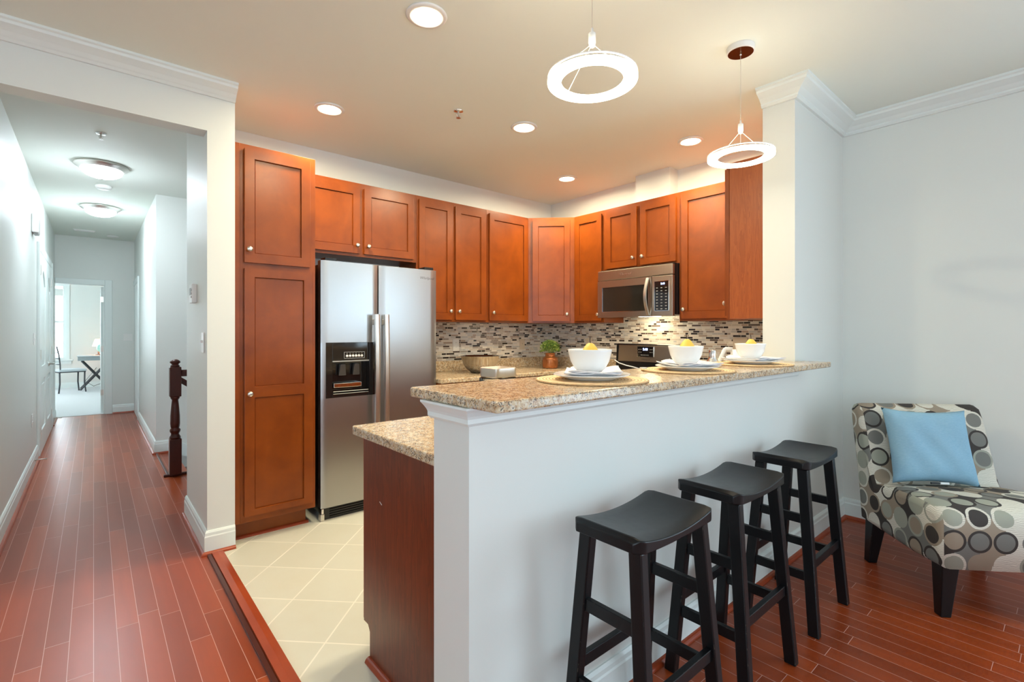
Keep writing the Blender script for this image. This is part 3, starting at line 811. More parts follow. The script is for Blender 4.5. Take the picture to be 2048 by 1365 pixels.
strip(zb, H0, prof); strip(H1, zt, prof)
pl = [(0.0, 0.010), (0.012, 0.003), (0.03, 0.0)]; strip(H0, H1, pl)
pr_ = [(A1, 0.0), (0.396, 0.003), (xs - 0.004, 0.010)]; strip(H0, H1, pr_)
dl = obj('left_door', bm, M['steel'], f); sharp(dl, 50)
# dispenser
dsp = bmesh.new()
box(dsp, A0, A0 + 0.045, -0.004, 0.06, H0, H1); box(dsp, A1 - 0.040, A1, -0.004, 0.06, H0, H1)
box(dsp, A0 + 0.045, A1 - 0.040, -0.002, 0.06, 1.085, H1); box(dsp, A0 + 0.045, A1 - 0.040, -0.002, 0.06, H0, H0 + 0.03)
box(dsp, A0 + 0.045, A1 - 0.040, 0.055, 0.06, H0 + 0.03, 1.085)
dispenser = obj('dispenser', dsp, M['black_glass'], dl, bevel=0.002)
bx('display_ledge', (A0 + 0.045, A1 - 0.045, -0.006, 0.002, 1.082, 1.090), M['grey_plastic'], dispenser)
bm = bmesh.new(); x0 = A0 + .125; x1 = A0 + .275; z0 = 1.103; z1 = 1.150
for q in ((x0, x1, z0, z0 + .003), (x0, x1, z1 - .003, z1), (x0, x0 + .003, z0, z1), (x1 - .003, x1, z0, z1)): box(bm, q[0], q[1], -0.004, -0.001, q[2], q[3])
obj('button_frame', bm, M['grey_plastic'], dispenser)
for k in range(6):
    bm = bmesh.new(); lathe(bm, [(0.0, 0), (0.0095, 0), (0.008, 0.003), (0, 0.0032)], 16, (A0 + .147 + k * .0215, -0.002, 1.121), Matrix.Rotation(PI / 2, 3, 'X'))
    box(bm, A0 + .1455 + k * .0215, A0 + .1485 + k * .0215, -0.0035, -0.001, 1.138, 1.141)
    obj('button', bm, M['white_plastic'], dispenser, smooth=True)
for k, xx in enumerate((A0 + .125, A0 + .225)):
    bm = bmesh.new(); hexa(bm, [(xx - .018, .012, 1.065), (xx + .018, .012, 1.065), (xx + .018, .05, 1.065), (xx - .018, .05, 1.065)], [(xx - .026, .022, .985), (xx + .026, .022, .985), (xx + .026, .035, .985), (xx - .026, .035, .985)])
    obj('dispensing_paddle', bm, M['dark_grey'], dispenser, bevel=0.004)
bm = bmesh.new(); n = 14
pts = [(A0 + .055 + .20 * i / n, -0.012 * math.sin(PI * i / n)) for i in range(n + 1)]
prism(bm, pts + [(A0 + .255, .05), (A0 + .055, .05)], .905, .935); obj('drip_shelf', bm, M['chrome'], dispenser, bevel=.003)
bm = bmesh.new(); tube(bm, [(A0 + .05, -.004, .878), (A1 - .05, -.004, .878)], .003); tube(bm, [(A0 + .05, -.004, .862), (A1 - .05, -.004, .862)], .002); obj('tray_rail', bm, M['nickel'], dispenser)
# handles
for nm, xx, par in (('left_handle', xs - 0.038, dl), ('right_handle', xs + 0.036, dr)):
    bm = bmesh.new(); n = 20; z0, z1 = 0.52, 1.415; pts = []
    for i in range(n + 1):
        u = i / n; pts.append((z0 + (z1 - z0) * u, -0.062 - 0.010 * math.sin(PI * u)))
    A = []
    for z, y in pts:
        A.append([bm.verts.new((xx + dx, y + dy, z)) for dx, dy in ((-.018, .012), (-.017, -.004), (0, -.010), (.017, -.004), (.018, .012))])
    for i in range(n):
        for j in range(5): bm.faces.new((A[i][j], A[i][(j + 1) % 5], A[i + 1][(j + 1) % 5], A[i + 1][j]))
    bm.faces.new(A[0]); bm.faces.new(A[-1][::-1])
    h = obj(nm, bm, M['nickel'], par); sharp(h, 50)
    for z in (0.60, 1.36): bx('bracket', (xx - .010, xx + .010, -0.056, 0.004, z - .02, z + .02), M['grey_plastic'], h, .003)
# base grille
bm = bmesh.new(); box(bm, 0.03, 0.895, 0.035, 0.075, 0.004, 0.085)
for k in range(4): box(bm, 0.07, 0.60, 0.028, 0.036, 0.018 + .016 * k, 0.024 + .016 * k)
obj('base_grille', bm, M['black_plastic'], f, bevel=.002)
bm = bmesh.new(); box(bm, 0.002, 0.028, 0.015, 0.06, 0.001, 0.05); obj('foot_bracket', bm, M['nickel'], f, bevel=.004)
bm = bmesh.new(); box(bm, 0.006, 0.022, 0.012, 0.06, 0.052, 0.088); obj('door_hinge', bm, M['chrome'], f, bevel=.003)
for x_ in (0.03, 0.80):
    bx('top_hinge', (x_, x_ + 0.08, 0.01, 0.10, 1.756, 1.797), M['black_plastic'], f, .003)
text_mesh('logo_lettering', 'Whirlpool', 0.030, M['shade_print'], dr, (0.815, 0.0002, 1.708), (PI / 2, 0, 0), 0.25)

# ------------------------------------------------------------------ microwave (local x toward -y, faces -x)
m = thing('microwave_oven', 'stainless over-the-range microwave mounted above the stove', 'microwave', (3.57, 2.935, 1.42), RW)
mw = 0.775; mh = 0.428
bx('body', (0.004, mw - 0.004, 0.03, 0.395, 0.012, mh + 0.010), M['black_plastic'], m, .003)
bm = bmesh.new(); box(bm, 0, mw, 0.0, 0.035, mh - 0.088, mh); obj('vent_panel', bm, M['steel_dark'], m, bevel=.006, seg=3)
bm = bmesh.new(); dw = 0.578
gx0, gx1, gz0, gz1 = 0.05, 0.545, 0.05, 0.275
for q in ((0, dw, 0, gz0), (0, dw, gz1, mh - .092), (0, gx0, gz0, gz1), (gx1, dw, gz0, gz1)): box(bm, q[0], q[1], 0.0, 0.034, q[2], q[3])
md = obj('door', bm, M['steel_dark'], m)
bx('window_glass', (gx0 - .002, gx1 + .002, 0.004, 0.03, gz0 - .002, gz1 + .002), M['mw_glass'], md)
bm = bmesh.new(); w2 = .003
for q in ((gx0, gx1, gz0, gz0 + w2), (gx0, gx0 + w2, gz0, gz1)): box(bm, q[0], q[1], -0.001, 0.006, q[2], q[3])
obj('window_bead', bm, M['chrome'], md)
bm = bmesh.new(); n = 18; A = []
for i in range(n + 1):
    u = i / n; z = 0.012 + (mh - .092 - .02) * u; y = -0.008 - 0.045 * math.sin(PI * u)
    A.append([bm.verts.new((0.545 + dx, y + dy, z)) for dx, dy in ((-.013, .008), (-.012, -.002), (.012, -.002), (.013, .008))])
for i in range(n):
    for j in range(4): bm.faces.new((A[i][j], A[i][(j + 1) % 4], A[i + 1][(j + 1) % 4], A[i + 1][j]))
bm.faces.new(A[0]); bm.faces.new(A[-1][::-1]); sharp(obj('handle', bm, M['nickel'], md), 50)
cp = bx('control_panel', (dw + 0.003, mw, 0.0, 0.034, 0, mh - .092), M['steel_dark'], m, .004)
kp = bx('keypad', (dw + 0.03, mw - 0.035, -0.002, 0.002, 0.045, 0.290), M['black_glass'], cp)
bm = bmesh.new(); a0, a1 = dw + .028, mw - .033
for q in ((a0, a1, .043, .046), (a0, a1, .289, .292), (a0, a0 + .003, .043, .292), (a1 - .003, a1, .043, .292)): box(bm, q[0], q[1], -.0035, .001, q[2], q[3])
obj('keypad_bead', bm, M['chrome'], kp)
text_mesh('clock_digits', '5:18', 0.022, M['digit'], kp, ((a0 + a1) / 2 + .012, -0.0035, .268), (PI / 2, 0, 0))
for r_ in range(8):
    for q in range(3):
        bx('key', (a0 + .018 + q * .042, a0 + .034 + q * .042, -.0032, -.001, .232 - r_ * .025, .238 - r_ * .025), M['grey_plastic'], kp)
text_mesh('logo_lettering', 'Whirlpool', 0.034, M['chrome'], m, (0.30, -0.0015, mh - .045), (PI / 2, 0, 0), 0.25)
bx('under_lamp', (0.30, 0.48, 0.20, 0.30, 0.006, 0.012), M['hood_glow'], m)

# ------------------------------------------------------------------ range
r = thing('range', 'freestanding stainless and black electric range under the microwave', 'stove', (3.33, 2.932, 0), RW)
bx('body', (0.003, 0.765, 0.02, 0.63, 0.03, 0.90), M['steel_dark'], r, .003)
bx('oven_door', (0.006, 0.762, -0.01, 0.02, 0.20, 0.80), M['black_glass'], r, .004)
bx('cooktop', (0.001, 0.767, -0.01, 0.53, 0.90, 0.917), M['black_glass'], r, .004)
bm = bmesh.new(); hexa(bm, [(0.001, 0.50, .917), (0.767, .50, .917), (.767, .60, .917), (.001, .60, .917)], [(0.001, .515, 1.178), (.767, .515, 1.178), (.767, .56, 1.178), (.001, .56, 1.178)])
bgd = obj('back_guard', bm, M['black_plastic'], r, bevel=.010, seg=3)
bm = bmesh.new(); hexa(bm, [(0.03, 0.503, 1.012), (.738, .503, 1.012), (.738, .512, 1.012), (.03, .512, 1.012)], [(.036, .509, 1.163), (.732, .509, 1.163), (.732, .518, 1.163), (.036, .518, 1.163)])
fp = obj('fascia', bm, M['steel_dark'], bgd, bevel=.002)
bx('clock_panel', (0.255, 0.42, .500, .512, 1.062, 1.152), M['black_glass'], fp, .003)
bm = bmesh.new()
for q in ((0.252, .423, 1.059, 1.062), (.252, .423, 1.152, 1.155), (.252, .255, 1.059, 1.155), (.42, .423, 1.059, 1.155)): box(bm, q[0], q[1], .498, .508, q[2], q[3])
obj('clock_bead', bm, M['chrome'], fp)
text_mesh('clock_digits', '5:18', .030, M['digit'], fp, (.338, .4985, 1.128), (PI / 2, 0, 0))
for k in range(5): bx('key', (.29 + k * .018, .302 + k * .018, .4975, .501, 1.073, 1.079), M['grey_plastic'], fp)
for k in range(2):
    for j in range(2): bx('key', (.265 + k * .02, .277 + k * .02, .4975, .501, 1.10 + j * .025, 1.104 + j * .025), M['grey_plastic'], fp); bx('key', (.385 + k * .018, .396 + k * .018, .4975, .501, 1.10 + j * .025, 1.104 + j * .025), M['grey_plastic'], fp)
text_mesh('logo_lettering', 'Whirlpool', .022, M['shade_print'], fp, (.338, .503, 1.035), (PI / 2, 0, 0), .25)
bm = bmesh.new(); tube(bm, [(.06, -.05, .76), (.71, -.05, .76)], .012); obj('oven_handle', bm, M['nickel'], r, smooth=True)
for k, xx in enumerate((.08, .16, .60, .68)):
    bm = bmesh.new(); lathe(bm, [(0, 0), (.02, 0), (.018, .02), (0, .02)], 20, (xx, .50, 1.04), Matrix.Rotation(PI / 2, 3, 'X'))
    if k > 1: obj('control_knob', bm, M['black_plastic'], fp, smooth=True)
    else: bm.free()

# ------------------------------------------------------------------ wall plates
def plate(name, label, cat, loc, rz, kind, w=0.072, h=0.115, mat='white_plastic'):
    t = thing(name, label, cat, loc, rz)
    bx('cover', (-w / 2, w / 2, -0.006, 0, -h / 2, h / 2), M[mat], t, .0015)
    if kind == 'outlet':
        for s in (-1, 1):
            bm = bmesh.new(); lathe(bm, [(0, 0), (.016, 0), (.016, .003), (0, .003)], 20, (0, -0.006, s * .022), Matrix.Rotation(PI / 2, 3, 'X'), )
            so = obj('socket', bm, M[mat], t)
            bm = bmesh.new()
            for q in (-.006, .006): box(bm, q - .001, q + .001, -.0097, -.0088, s * .022 - .001, s * .022 + .007)
            obj('slot', bm, M['hole'], so)
    elif kind == 'switch':
        ng = max(1, round(w / .06)); 
        for k in range(ng):
            xx = (k - (ng - 1) / 2) * .046
            bx('toggle', (xx - .005, xx + .005, -.017, -.006, -.002, .014), M[mat], t, .001)
    return t
plate('power_outlet', 'white power outlet on the mosaic tile just right of the refrigerator', 'outlet', (2.665, YK - 0.009, 1.160), 0, 'outlet')
plate('light_switch', 'cream switch plate on the mosaic tile left of the potted plant', 'switch', (3.525, YK - 0.009, 1.155), 0, 'switch', mat='almond')
plate('power_outlet', 'cream power outlet on the mosaic tile between potted plant and range', 'outlet', (XW - 0.009, 3.385, 1.165), RW, 'outlet', mat='almond')
plate('light_switch', 'wide cream switch plate on mosaic tile behind the farthest white bowl', 'switch', (XW - 0.009, 1.795, 1.185), RW, 'switch', w=0.116, mat='almond')
plate('light_switch', 'white double switch plate on the far hall wall beside bedroom door', 'switch', (0.418, 9.949, 1.20), 0, 'switch', w=0.116)
plate('light_switch', 'white double switch plate on the left hall wall before closet doors', 'switch', (-0.4395, 6.60, 1.22), PI / 2, 'switch', w=0.116)
plate('power_outlet', 'white power outlet low on the left hall wall', 'outlet', (-0.4395, 6.38, 0.46), PI / 2, 'outlet')
plate('light_switch', 'white switch plate on the hallway side of the kitchen corner wall', 'switch', (0.4995, 3.425, 1.225), -PI / 2, 'switch', h=.12)
tt = thing('thermostat', 'white wall thermostat above the switch on the hallway corner wall', 'thermostat', (0.4995, 3.72, 1.535), -PI / 2)
bx('housing', (-0.055, .055, -0.028, 0, -.06, .06), M['white_plastic'], tt, .004)
bx('screen', (-0.035, .03, -0.0295, -.027, -.01, .035), M['grey_plastic'], tt)
for k in range(3): bx('button', (.036, .046, -0.031, -.027, -.03 + .022 * k, -.018 + .022 * k), M['grey_plastic'], tt)
tt = thing('door_chime', 'white door chime box high on the left hall wall', 'door chime', (-0.4395, 6.45, 2.31), PI / 2)
bx('housing', (-.10, .10, -.05, 0, -.09, .09), M['white_plastic'], tt, .012)
bx('grille', (-.08, .08, -.045, -.01, -.10, -.085), M['grey_plastic'], tt, .004)
for yy, lab in ((6.45, 'spring door stop on the left hall baseboard before the closet doors'), (9.4, 'spring door stop on the left hall baseboard beyond the closet doors')):
    bm = bmesh.new(); tube(bm, [(-.424, yy, .075), (-.34, yy, .072)], .006, 8); lathe(bm, [(0, 0), (.012, 0), (.012, .004), (0, .004)], 14, (-.424, yy, .075), Matrix.Rotation(PI / 2, 3, 'Y'))
    tag(obj('door_stop', bm, M['nickel'], smooth=True), lab, 'door stop')

# ------------------------------------------------------------------ ceiling fixtures
def can(loc, label, first=[None]):
    if first[0] is None:
        t = thing('recessed_light', label, 'ceiling light', loc, group='recessed lights in the kitchen ceiling')
        bm = bmesh.new(); lathe(bm, [(.068, 0.0), (.092, 0.0), (.094, -.003), (.088, -.008), (.070, -.010), (.066, -.006), (.064, 0.0)], 48)
        obj('trim_ring', bm, M['white_plastic'], t, smooth=True)
        bm = bmesh.new(); lathe(bm, [(0.0, -.0045), (.066, -.0045), (.066, -.0005), (0, -.0005)], 40)
        obj('lens', bm, M['can_glow'], t)
        first[0] = t; return t
    return dup(first[0], loc, 0, label)
can((1.160, 1.955, H), 'glowing recessed ceiling light, largest and nearest the camera')
can((1.165, 3.185, H), 'glowing recessed ceiling light in front of the tall pantry cabinet')
can((2.316, 2.570, H), 'glowing recessed ceiling light in the middle of the kitchen ceiling')
can((3.445, 1.932, H), 'glowing recessed ceiling light just left of the farther ring pendant')
can((3.400, 3.168, H), 'glowing recessed ceiling light nearest the kitchen corner')
# light over the back of hall
def sprinkler(loc, label):
    t = thing('fire_sprinkler', label, 'sprinkler', loc)
    bm = bmesh.new(); lathe(bm, [(0, 0), (.032, 0), (.034, -.003), (.026, -.008), (0, -.010)], 28); obj('escutcheon', bm, M['chrome'], t, smooth=True)
    bm = bmesh.new(); tube(bm, [(0, 0, -.008), (0, 0, -.035)], .006, 8); tube(bm, [(.006, 0, -.012), (.012, 0, -.028), (0, 0, -.045)], .002, 6); tube(bm, [(-.006, 0, -.012), (-.012, 0, -.028), (0, 0, -.045)], .002, 6)
    obj('frame', bm, M['nickel'], t)
    bm = bmesh.new(); lathe(bm, [(0, -.045), (.015, -.045), (.015, -.0465), (0, -.0465)], 16); obj('deflector', bm, M['nickel'], t)
    return t
sprinkler((1.821, 2.665, H), 'small silver fire sprinkler on the kitchen ceiling')
sprinkler((0.041, 4.67, H), 'small silver fire sprinkler on the hallway ceiling')
def dome(loc, label, src=None):
    if src: return dup(src, loc, 0, label)
    t = thing('flush_mount_light', label, 'ceiling light', loc, group='dome lights along the hallway ceiling')
    bm = bmesh.new(); lathe(bm, [(0.0, 0), (.185, 0), (.190, -.010), (.182, -.022), (.168, -.028), (.160, -.040), (.148, -.044), (0, -.044)], 48); obj('rim', bm, M['nickel'], t, smooth=True)
    prof = [(.146 * math.cos(a), -.044 - .070 * math.sin(a)) for a in [i * PI / 2 / 10 for i in range(11)]]
    bm = bmesh.new(); lathe(bm, prof, 40); obj('glass_dome', bm, M['dome_glow'], t, smooth=True)
    bm = bmesh.new(); lathe(bm, [(0, -.112), (.010, -.114), (.012, -.120), (.006, -.126), (0, -.128)], 16); obj('finial', bm, M['nickel'], t, smooth=True)
    return t
d1 = dome((0.055, 5.56, H), 'glowing frosted glass dome light nearest in the hallway ceiling')
dome((0.061, 7.43, H), 'glowing frosted glass dome light farther down the hallway ceiling', d1)
bm = bmesh.new(); lathe(bm, [(0, 0), (.065, 0), (.068, -.012), (.060, -.030), (.040, -.036), (0, -.036)], 32)
tag(obj('smoke_detector', bm, M['white_plastic'], smooth=True), 'white round smoke detector between the two hallway dome lights', 'smoke detector').location = (0.075, 6.33, H)
bm = bmesh.new(); lathe(bm, [(0, 0), (.07, 0), (.072, -.012), (.055, -.02), (0, -.02)], 32)
tag(obj('smoke_detector', bm, M['white_plastic'], smooth=True), 'white smoke detector on the hall ceiling just before the bedroom door', 'smoke detector').location = (0.22, 9.55, H)
bm = bmesh.new(); box(bm, -.12, .12, -.06, .06, -.006, 0)
for k in range(5): box(bm, -.11, .11, -.045 + k * .02, -.038 + k * .02, -.011, -.006)
tag(obj('ceiling_vent', bm, M['white_plastic']), 'small white ceiling vent at the far end of the hallway', 'vent').location = (-0.1, 9.3, H)

# ring pendants over the bar
def pendant(loc, zr, label, rzz=0.0, src=None):
    if src:
        return dup(src, loc, rzz, label)
    t = thing('ring_pendant', label, 'pendant light', loc, rzz, group='LED ring pendants over the bar')
    D = H - zr
    bm = bmesh.new(); lathe(bm, [(0, 0), (.066, 0), (.066, -.026), (.064, -.028), (0, -.028)], 48)
    can_ = obj('canopy', bm, M['white_plastic'], t); sharp(can_, 40)
    bm = bmesh.new(); lathe(bm, [(0, -.0282), (.060, -.0282), (.060, -.030), (0, -.030)], 48); obj('canopy_underside', bm, M['copper_base'], can_)
    bm = bmesh.new(); lathe(bm, [(0, -.030), (.005, -.030), (.005, -.040), (0, -.042)], 12); obj('cable_grip', bm, M['chrome'], can_, smooth=True)
    bm = bmesh.new(); tube(bm, [(0, 0, -.03), (0, 0, -D + .155)], .0013, 6); obj('cable', bm, M['nickel'], t)
    bm = bmesh.new(); lathe(bm, [(0, -D + .165), (.004, -D + .165), (.005, -D + .150), (.013, -D + .146), (.013, -D + .112), (.009, -D + .098), (0, -D + .094)], 20); obj('hub', bm, M['white_plastic'], t, smooth=True)
    for k in range(3):
        a = math.radians(200 + 120 * k)
        bm = bmesh.new(); tube(bm, [(.006 * math.cos(a), .006 * math.sin(a), -D + .105), (.148 * math.cos(a), .148 * math.sin(a), -D - .006)], .0013, 6)
        obj('suspension_wire', bm, M['white_plastic'], t)
    bm = bmesh.new(); annulus(bm, .148, .158, -D - .0075, -D - .0045, 96); obj('rim_band', bm, M['white_plastic'], t)
    bm = bmesh.new(); annulus(bm, .152, .157, -D - .0175, -D - .0075, 96); obj('acrylic_band', bm, M['acrylic'], t)
    bm = bmesh.new(); annulus(bm, .110, .158, -D - .027, -D - .0175, 96); obj('led_ring', bm, M['ring_glow'], t)
    return t
p1 = pendant((1.346, 1.132, H), 2.205, 'glowing ring pendant lamp nearer the camera, over the bar')
pendant((2.509, 1.132, H), 2.205, 'glowing ring pendant lamp over the far end of the bar', 0.07, p1)

# ------------------------------------------------------------------ bar settings
def placemat(loc, label, src=None):
    if src: return dup(src, loc, random.random() * 3, label)
    bm = bmesh.new(); prof = [(0, 0.0)] + [(.195, 0.0), (.1975, .003), (.195, .006)] + [(r_ * .0115 + (.0058 if 0 else 0), .0062 if r_ % 2 else .0048) for r_ in range(16, 0, -1)] + [(0, .006)]
    lathe(bm, prof, 72)
    o = tag(obj('placemat', bm, M['weave'], smooth=True), label, 'placemat', 'woven placemats on the bar'); o.location = loc; return o
PX = [1.340, 1.985, 2.63]; PY = 1.130
names = ['nearest the camera', 'in the middle of the bar', 'nearest the wall end']
pm = placemat((PX[0], PY, BZ), 'round woven straw placemat on the bar nearest the camera')
placemat((PX[1], PY, BZ), 'round woven straw placemat in the middle of the bar', pm)
placemat((PX[2], PY, BZ), 'round woven straw placemat on the bar nearest the wall end', pm)
zpl = BZ + .0065
def supercircle(n, r, e):
    out = []
    for i in range(n):
        a = 2 * PI * i / n; c_, s_ = math.cos(a), math.sin(a)
        k = (abs(c_) ** e + abs(s_) ** e) ** (-1 / e); out.append((r * k * c_, r * k * s_))
    return out
def loft(bm, prof, e, n=64):
    rings = [[bm.verts.new((x, y, z)) for x, y in supercircle(n, max(r_, 1e-4), e)] for r_, z in prof]
    for k in range(len(rings) - 1):
        for i in range(n): bm.faces.new((rings[k][i], rings[k][(i + 1) % n], rings[k + 1][(i + 1) % n], rings[k + 1][i]))
    bm.faces.new(rings[0][::-1]); bm.faces.new(rings[-1])
bm = bmesh.new(); loft(bm, [(.075, 0), (.082, .0), (.086, .004), (.128, .015), (.134, .0185), (.130, .0195), (.085, .009), (.01, .008)], 2.5)
pl0 = tag(obj('plate', bm, M['porcelain'], smooth=True), '', 'plate', 'white plates on the placemats')
bm = bmesh.new(); loft(bm, [(.036, 0), (.040, .0), (.052, .012), (.066, .038), (.0735, .072), (.0750, .078), (.0735, .079), (.071, .074), (.060, .037), (.040, .012), (.01, .009)], 2.35)
bw0 = tag(obj('bowl', bm, M['porcelain'], smooth=True), '', 'bowl', 'white bowls on the bar')
bm = bmesh.new(); lathe(bm, [(0, 0), (.012, .002), (.025, .012), (.033, .030), (.028, .050), (.018, .066), (.011, .075), (.004, .078), (0, .0775)], 32)
pr0 = thing('pear', '', 'pear', (0, 0, 0), group='yellow pears in the bowls'); obj('skin', bm, M['pear'], pr0, smooth=True)
bm = bmesh.new(); tube(bm, [(0, 0, .075), (.001, .002, .086), (.003, .003, .098)], .0016, 8); obj('stem', bm, M['stem'], pr0); pr0.scale = (1.16, 1.16, 1.16)
def napkin_mesh():
    bm = bmesh.new(); n = 26; top = []; grid = []
    rnd = random.Random(3)
    for layer in range(3):
        G = []
        sc = 1.0 - .02 * layer; off = .006 * layer
        for i in range(n + 1):
            row_ = []
            for j in range(n + 1):
                u = (i / n - .5) * 2; v = (j / n - .5) * 2
                x = u * .092 * sc + off; y = v * .118 * sc - off
                z = .0015 + layer * .0032 + .0022 * math.sin(5 * u + 2 * v + layer) * (abs(u) * abs(v)) + .036 * max(0, max(abs(u) * .9, abs(v)) - .62) * (1 + .3 * math.sin(4 * u + 2 * layer))
                row_.append(bm.verts.new((x, y, z)))
            G.append(row_)
        for i in range(n):
            for j in range(n): bm.faces.new((G[i][j], G[i + 1][j], G[i + 1][j + 1], G[i][j + 1]))
    return bm
nk0 = tag(obj('napkin', napkin_mesh(), M['napkin'], smooth=True), '', 'napkin', 'folded napkins on the plates')
sm = nk0.modifiers.new('solid', 'SOLIDIFY'); sm.thickness = .0014; sm.offset = 1
places = []
for k in range(3):
    first = k == 0
    def cp(o, loc, rz, lab):
        if first: o.location = loc; o.rotation_euler = (0, 0, rz); o['label'] = lab; return o
        return dup(o, loc, rz, lab)
    x, y = PX[k], PY
    cp(pl0, (x, y, zpl), [.62, .45, .25][k], 'white porcelain plate ' + ['under the bowl nearest the camera', 'under the middle bowl on the bar', 'under the bowl nearest the wall end'][k])
    cp(nk0, (x, y, zpl + .0135), [-.86, -.6, -.35][k], 'folded white napkin on the plate ' + names[k])
    cp(bw0, (x - .004, y + .004, zpl + .0256), [.2, .5, .3][k], 'white porcelain bowl ' + ['holding a pear, nearest the camera', 'holding a pear, in the middle of the bar', 'holding a pear, nearest the wall end'][k])
    cp(pr0, (x + [-.004, .004, .0][k], y + .002, zpl + .0256 + [.0105, .018, .012][k]), k * 1.1, 'yellow pear with dark stem in the bowl ' + names[k])
# white spoon leaning on the middle placemat
bm = bmesh.new()
tube(bm, [(0, 0, 0), (-.012, .018, .006), (-.030, .045, .013), (-.045, .075, .024), (-.052, .092, .036)], .0035, 10, flat=.6)
prof = []
lathe(bm, [(0, -.002), (.012, -.001), (.018, .004), (.016, .004), (.010, .0008), (0, .0002)], 20, (.012, -.016, 0.001))
sp = tag(obj('spoon', bm, M['porcelain'], smooth=True), 'white spoon with raised handle at the edge of the middle placemat', 'spoon'); sp.location = (PX[1] - .165, PY + .135, BZ + .011)

# ------------------------------------------------------------------ worktop objects
bm = bmesh.new(); lathe(bm, [(0, .001), (.075, 0), (.085, .003), (.125, .035), (.160, .085), (.178, .150), (.184, .153), (.184, .155), (.177, .155), (.156, .085), (.120, .037), (.08, .006), (0, .004)], 64)
o = tag(obj('mixing_bowl', bm, M['bowl_steel'], smooth=True), 'large stainless steel mixing bowl on worktop right of the refrigerator', 'bowl'); o.location = (2.715, 3.62, CT + .0012)
j = thing('canister', 'square glass canister with brushed steel lid band, behind the bar near end', 'canister', (1.315, 1.625, CT + .0012))
bm = bmesh.new(); s_ = .062
loft(bm, [(s_, 0), (s_ + .002, .004), (s_ + .002, .178), (s_ - .004, .184), (s_ - .006, .178), (s_ - .003, .006), (.002, .005)], 7); obj('glass_body', bm, M['glass'], j, smooth=True)
bm = bmesh.new(); loft(bm, [(s_ - .006, .186), (s_ - .004, .186), (s_ - .003, .190), (s_ - .003, .222), (s_ - .006, .225), (s_ - .018, .221), (.003, .214)], 9); sharp(obj('lid', bm, M['nickel'], j), 45)
pt = thing('potted_plant', 'small leafy green plant in glazed amber jar in the kitchen corner', 'plant', (3.585, 3.575, CT + .0012))
bm = bmesh.new(); lathe(bm, [(0, 0), (.066, 0), (.078, .006), (.083, .03), (.082, .085), (.078, .105), (.062, .118), (.052, .124), (.050, .150), (.054, .154), (.054, .158), (.046, .158), (.044, .13), (.044, .02), (0, .02)], 40)
obj('jar', bm, M['amber'], pt, smooth=True)
def leaves(nm, mat, cnt, seed):
    rnd = random.Random(seed); bm = bmesh.new()
    for _ in range(cnt):
        th = rnd.uniform(0, 2 * PI); ph = rnd.uniform(-.35, 1.45); rr = rnd.uniform(.045, .102)
        p = Vector((rr * math.cos(th) * math.cos(ph), rr * math.sin(th) * math.cos(ph), .195 + .075 * math.sin(ph) * rr / .09))
        d = (p - Vector((0, 0, .16))).normalized(); a = d.cross(Vector((rnd.uniform(-1, 1), rnd.uniform(-1, 1), rnd.uniform(-1, 1)))).normalized(); ln = rnd.uniform(.016, .028)
        nn = d.cross(a)
        q = [p, p + d * ln * .5 + a * ln * .38, p + d * ln + nn * ln * .15, p + d * ln * .5 - a * ln * .38]
        mid = p + d * ln * .5 - nn * ln * .12
        vs = [bm.verts.new(v) for v in q]; mv = bm.verts.new(mid)
        for i in range(4): bm.faces.new((vs[i], vs[(i + 1) % 4], mv))
    o = obj(nm, bm, mat, pt); return o
leaves('foliage', [M['leaf']], 420, 1); leaves('foliage_tips', [M['leaf2']], 240, 2)
bm = bmesh.new(); rnd = random.Random(5)
for _ in range(16):
    th = rnd.uniform(0, 2 * PI); rr = rnd.uniform(.02, .06); tube(bm, [(rr * .3 * math.cos(th), rr * .3 * math.sin(th), .12), (rr * math.cos(th), rr * math.sin(th), .21)], .0015, 5)
obj('stems', bm, M['leaf'], pt)
bm = bmesh.new(); lathe(bm, [(0, 0), (.036, 0), (.038, .004), (.044, .12), (.046, .150), (.040, .185), (.031, .205), (.021, .222), (.021, .226), (.022, .262), (.018, .268), (0, .268)], 40)
tag(obj('cocktail_shaker', bm, M['chrome'], smooth=True), 'shiny chrome cocktail shaker behind the bar between middle and far bowls', 'shaker').location = (2.85, 1.455, CT + .0012)
pj = thing('pitcher', 'cream pitcher with angular loop handle behind the farthest bowl', 'pitcher', (3.16, 1.44, CT + .0012), math.radians(-40))
bm = bmesh.new(); lathe(bm, [(0, 0), (.052, 0), (.055, .01), (.050, .16), (.046, .262), (.042, .262), (.046, .16), (.05, .012), (0, .01)], 36); obj('body', bm, M['porcelain'], pj, smooth=True)
bm = bmesh.new(); tube(bm, [(-.040, 0, .266), (-.082, 0, .268), (-.090, 0, .262), (-.128, 0, .180), (-.130, 0, .172), (-.122, 0, .166), (-.05, 0, .166)], .009, 10, flat=1.3); obj('handle', bm, M['porcelain'], pj, smooth=True)

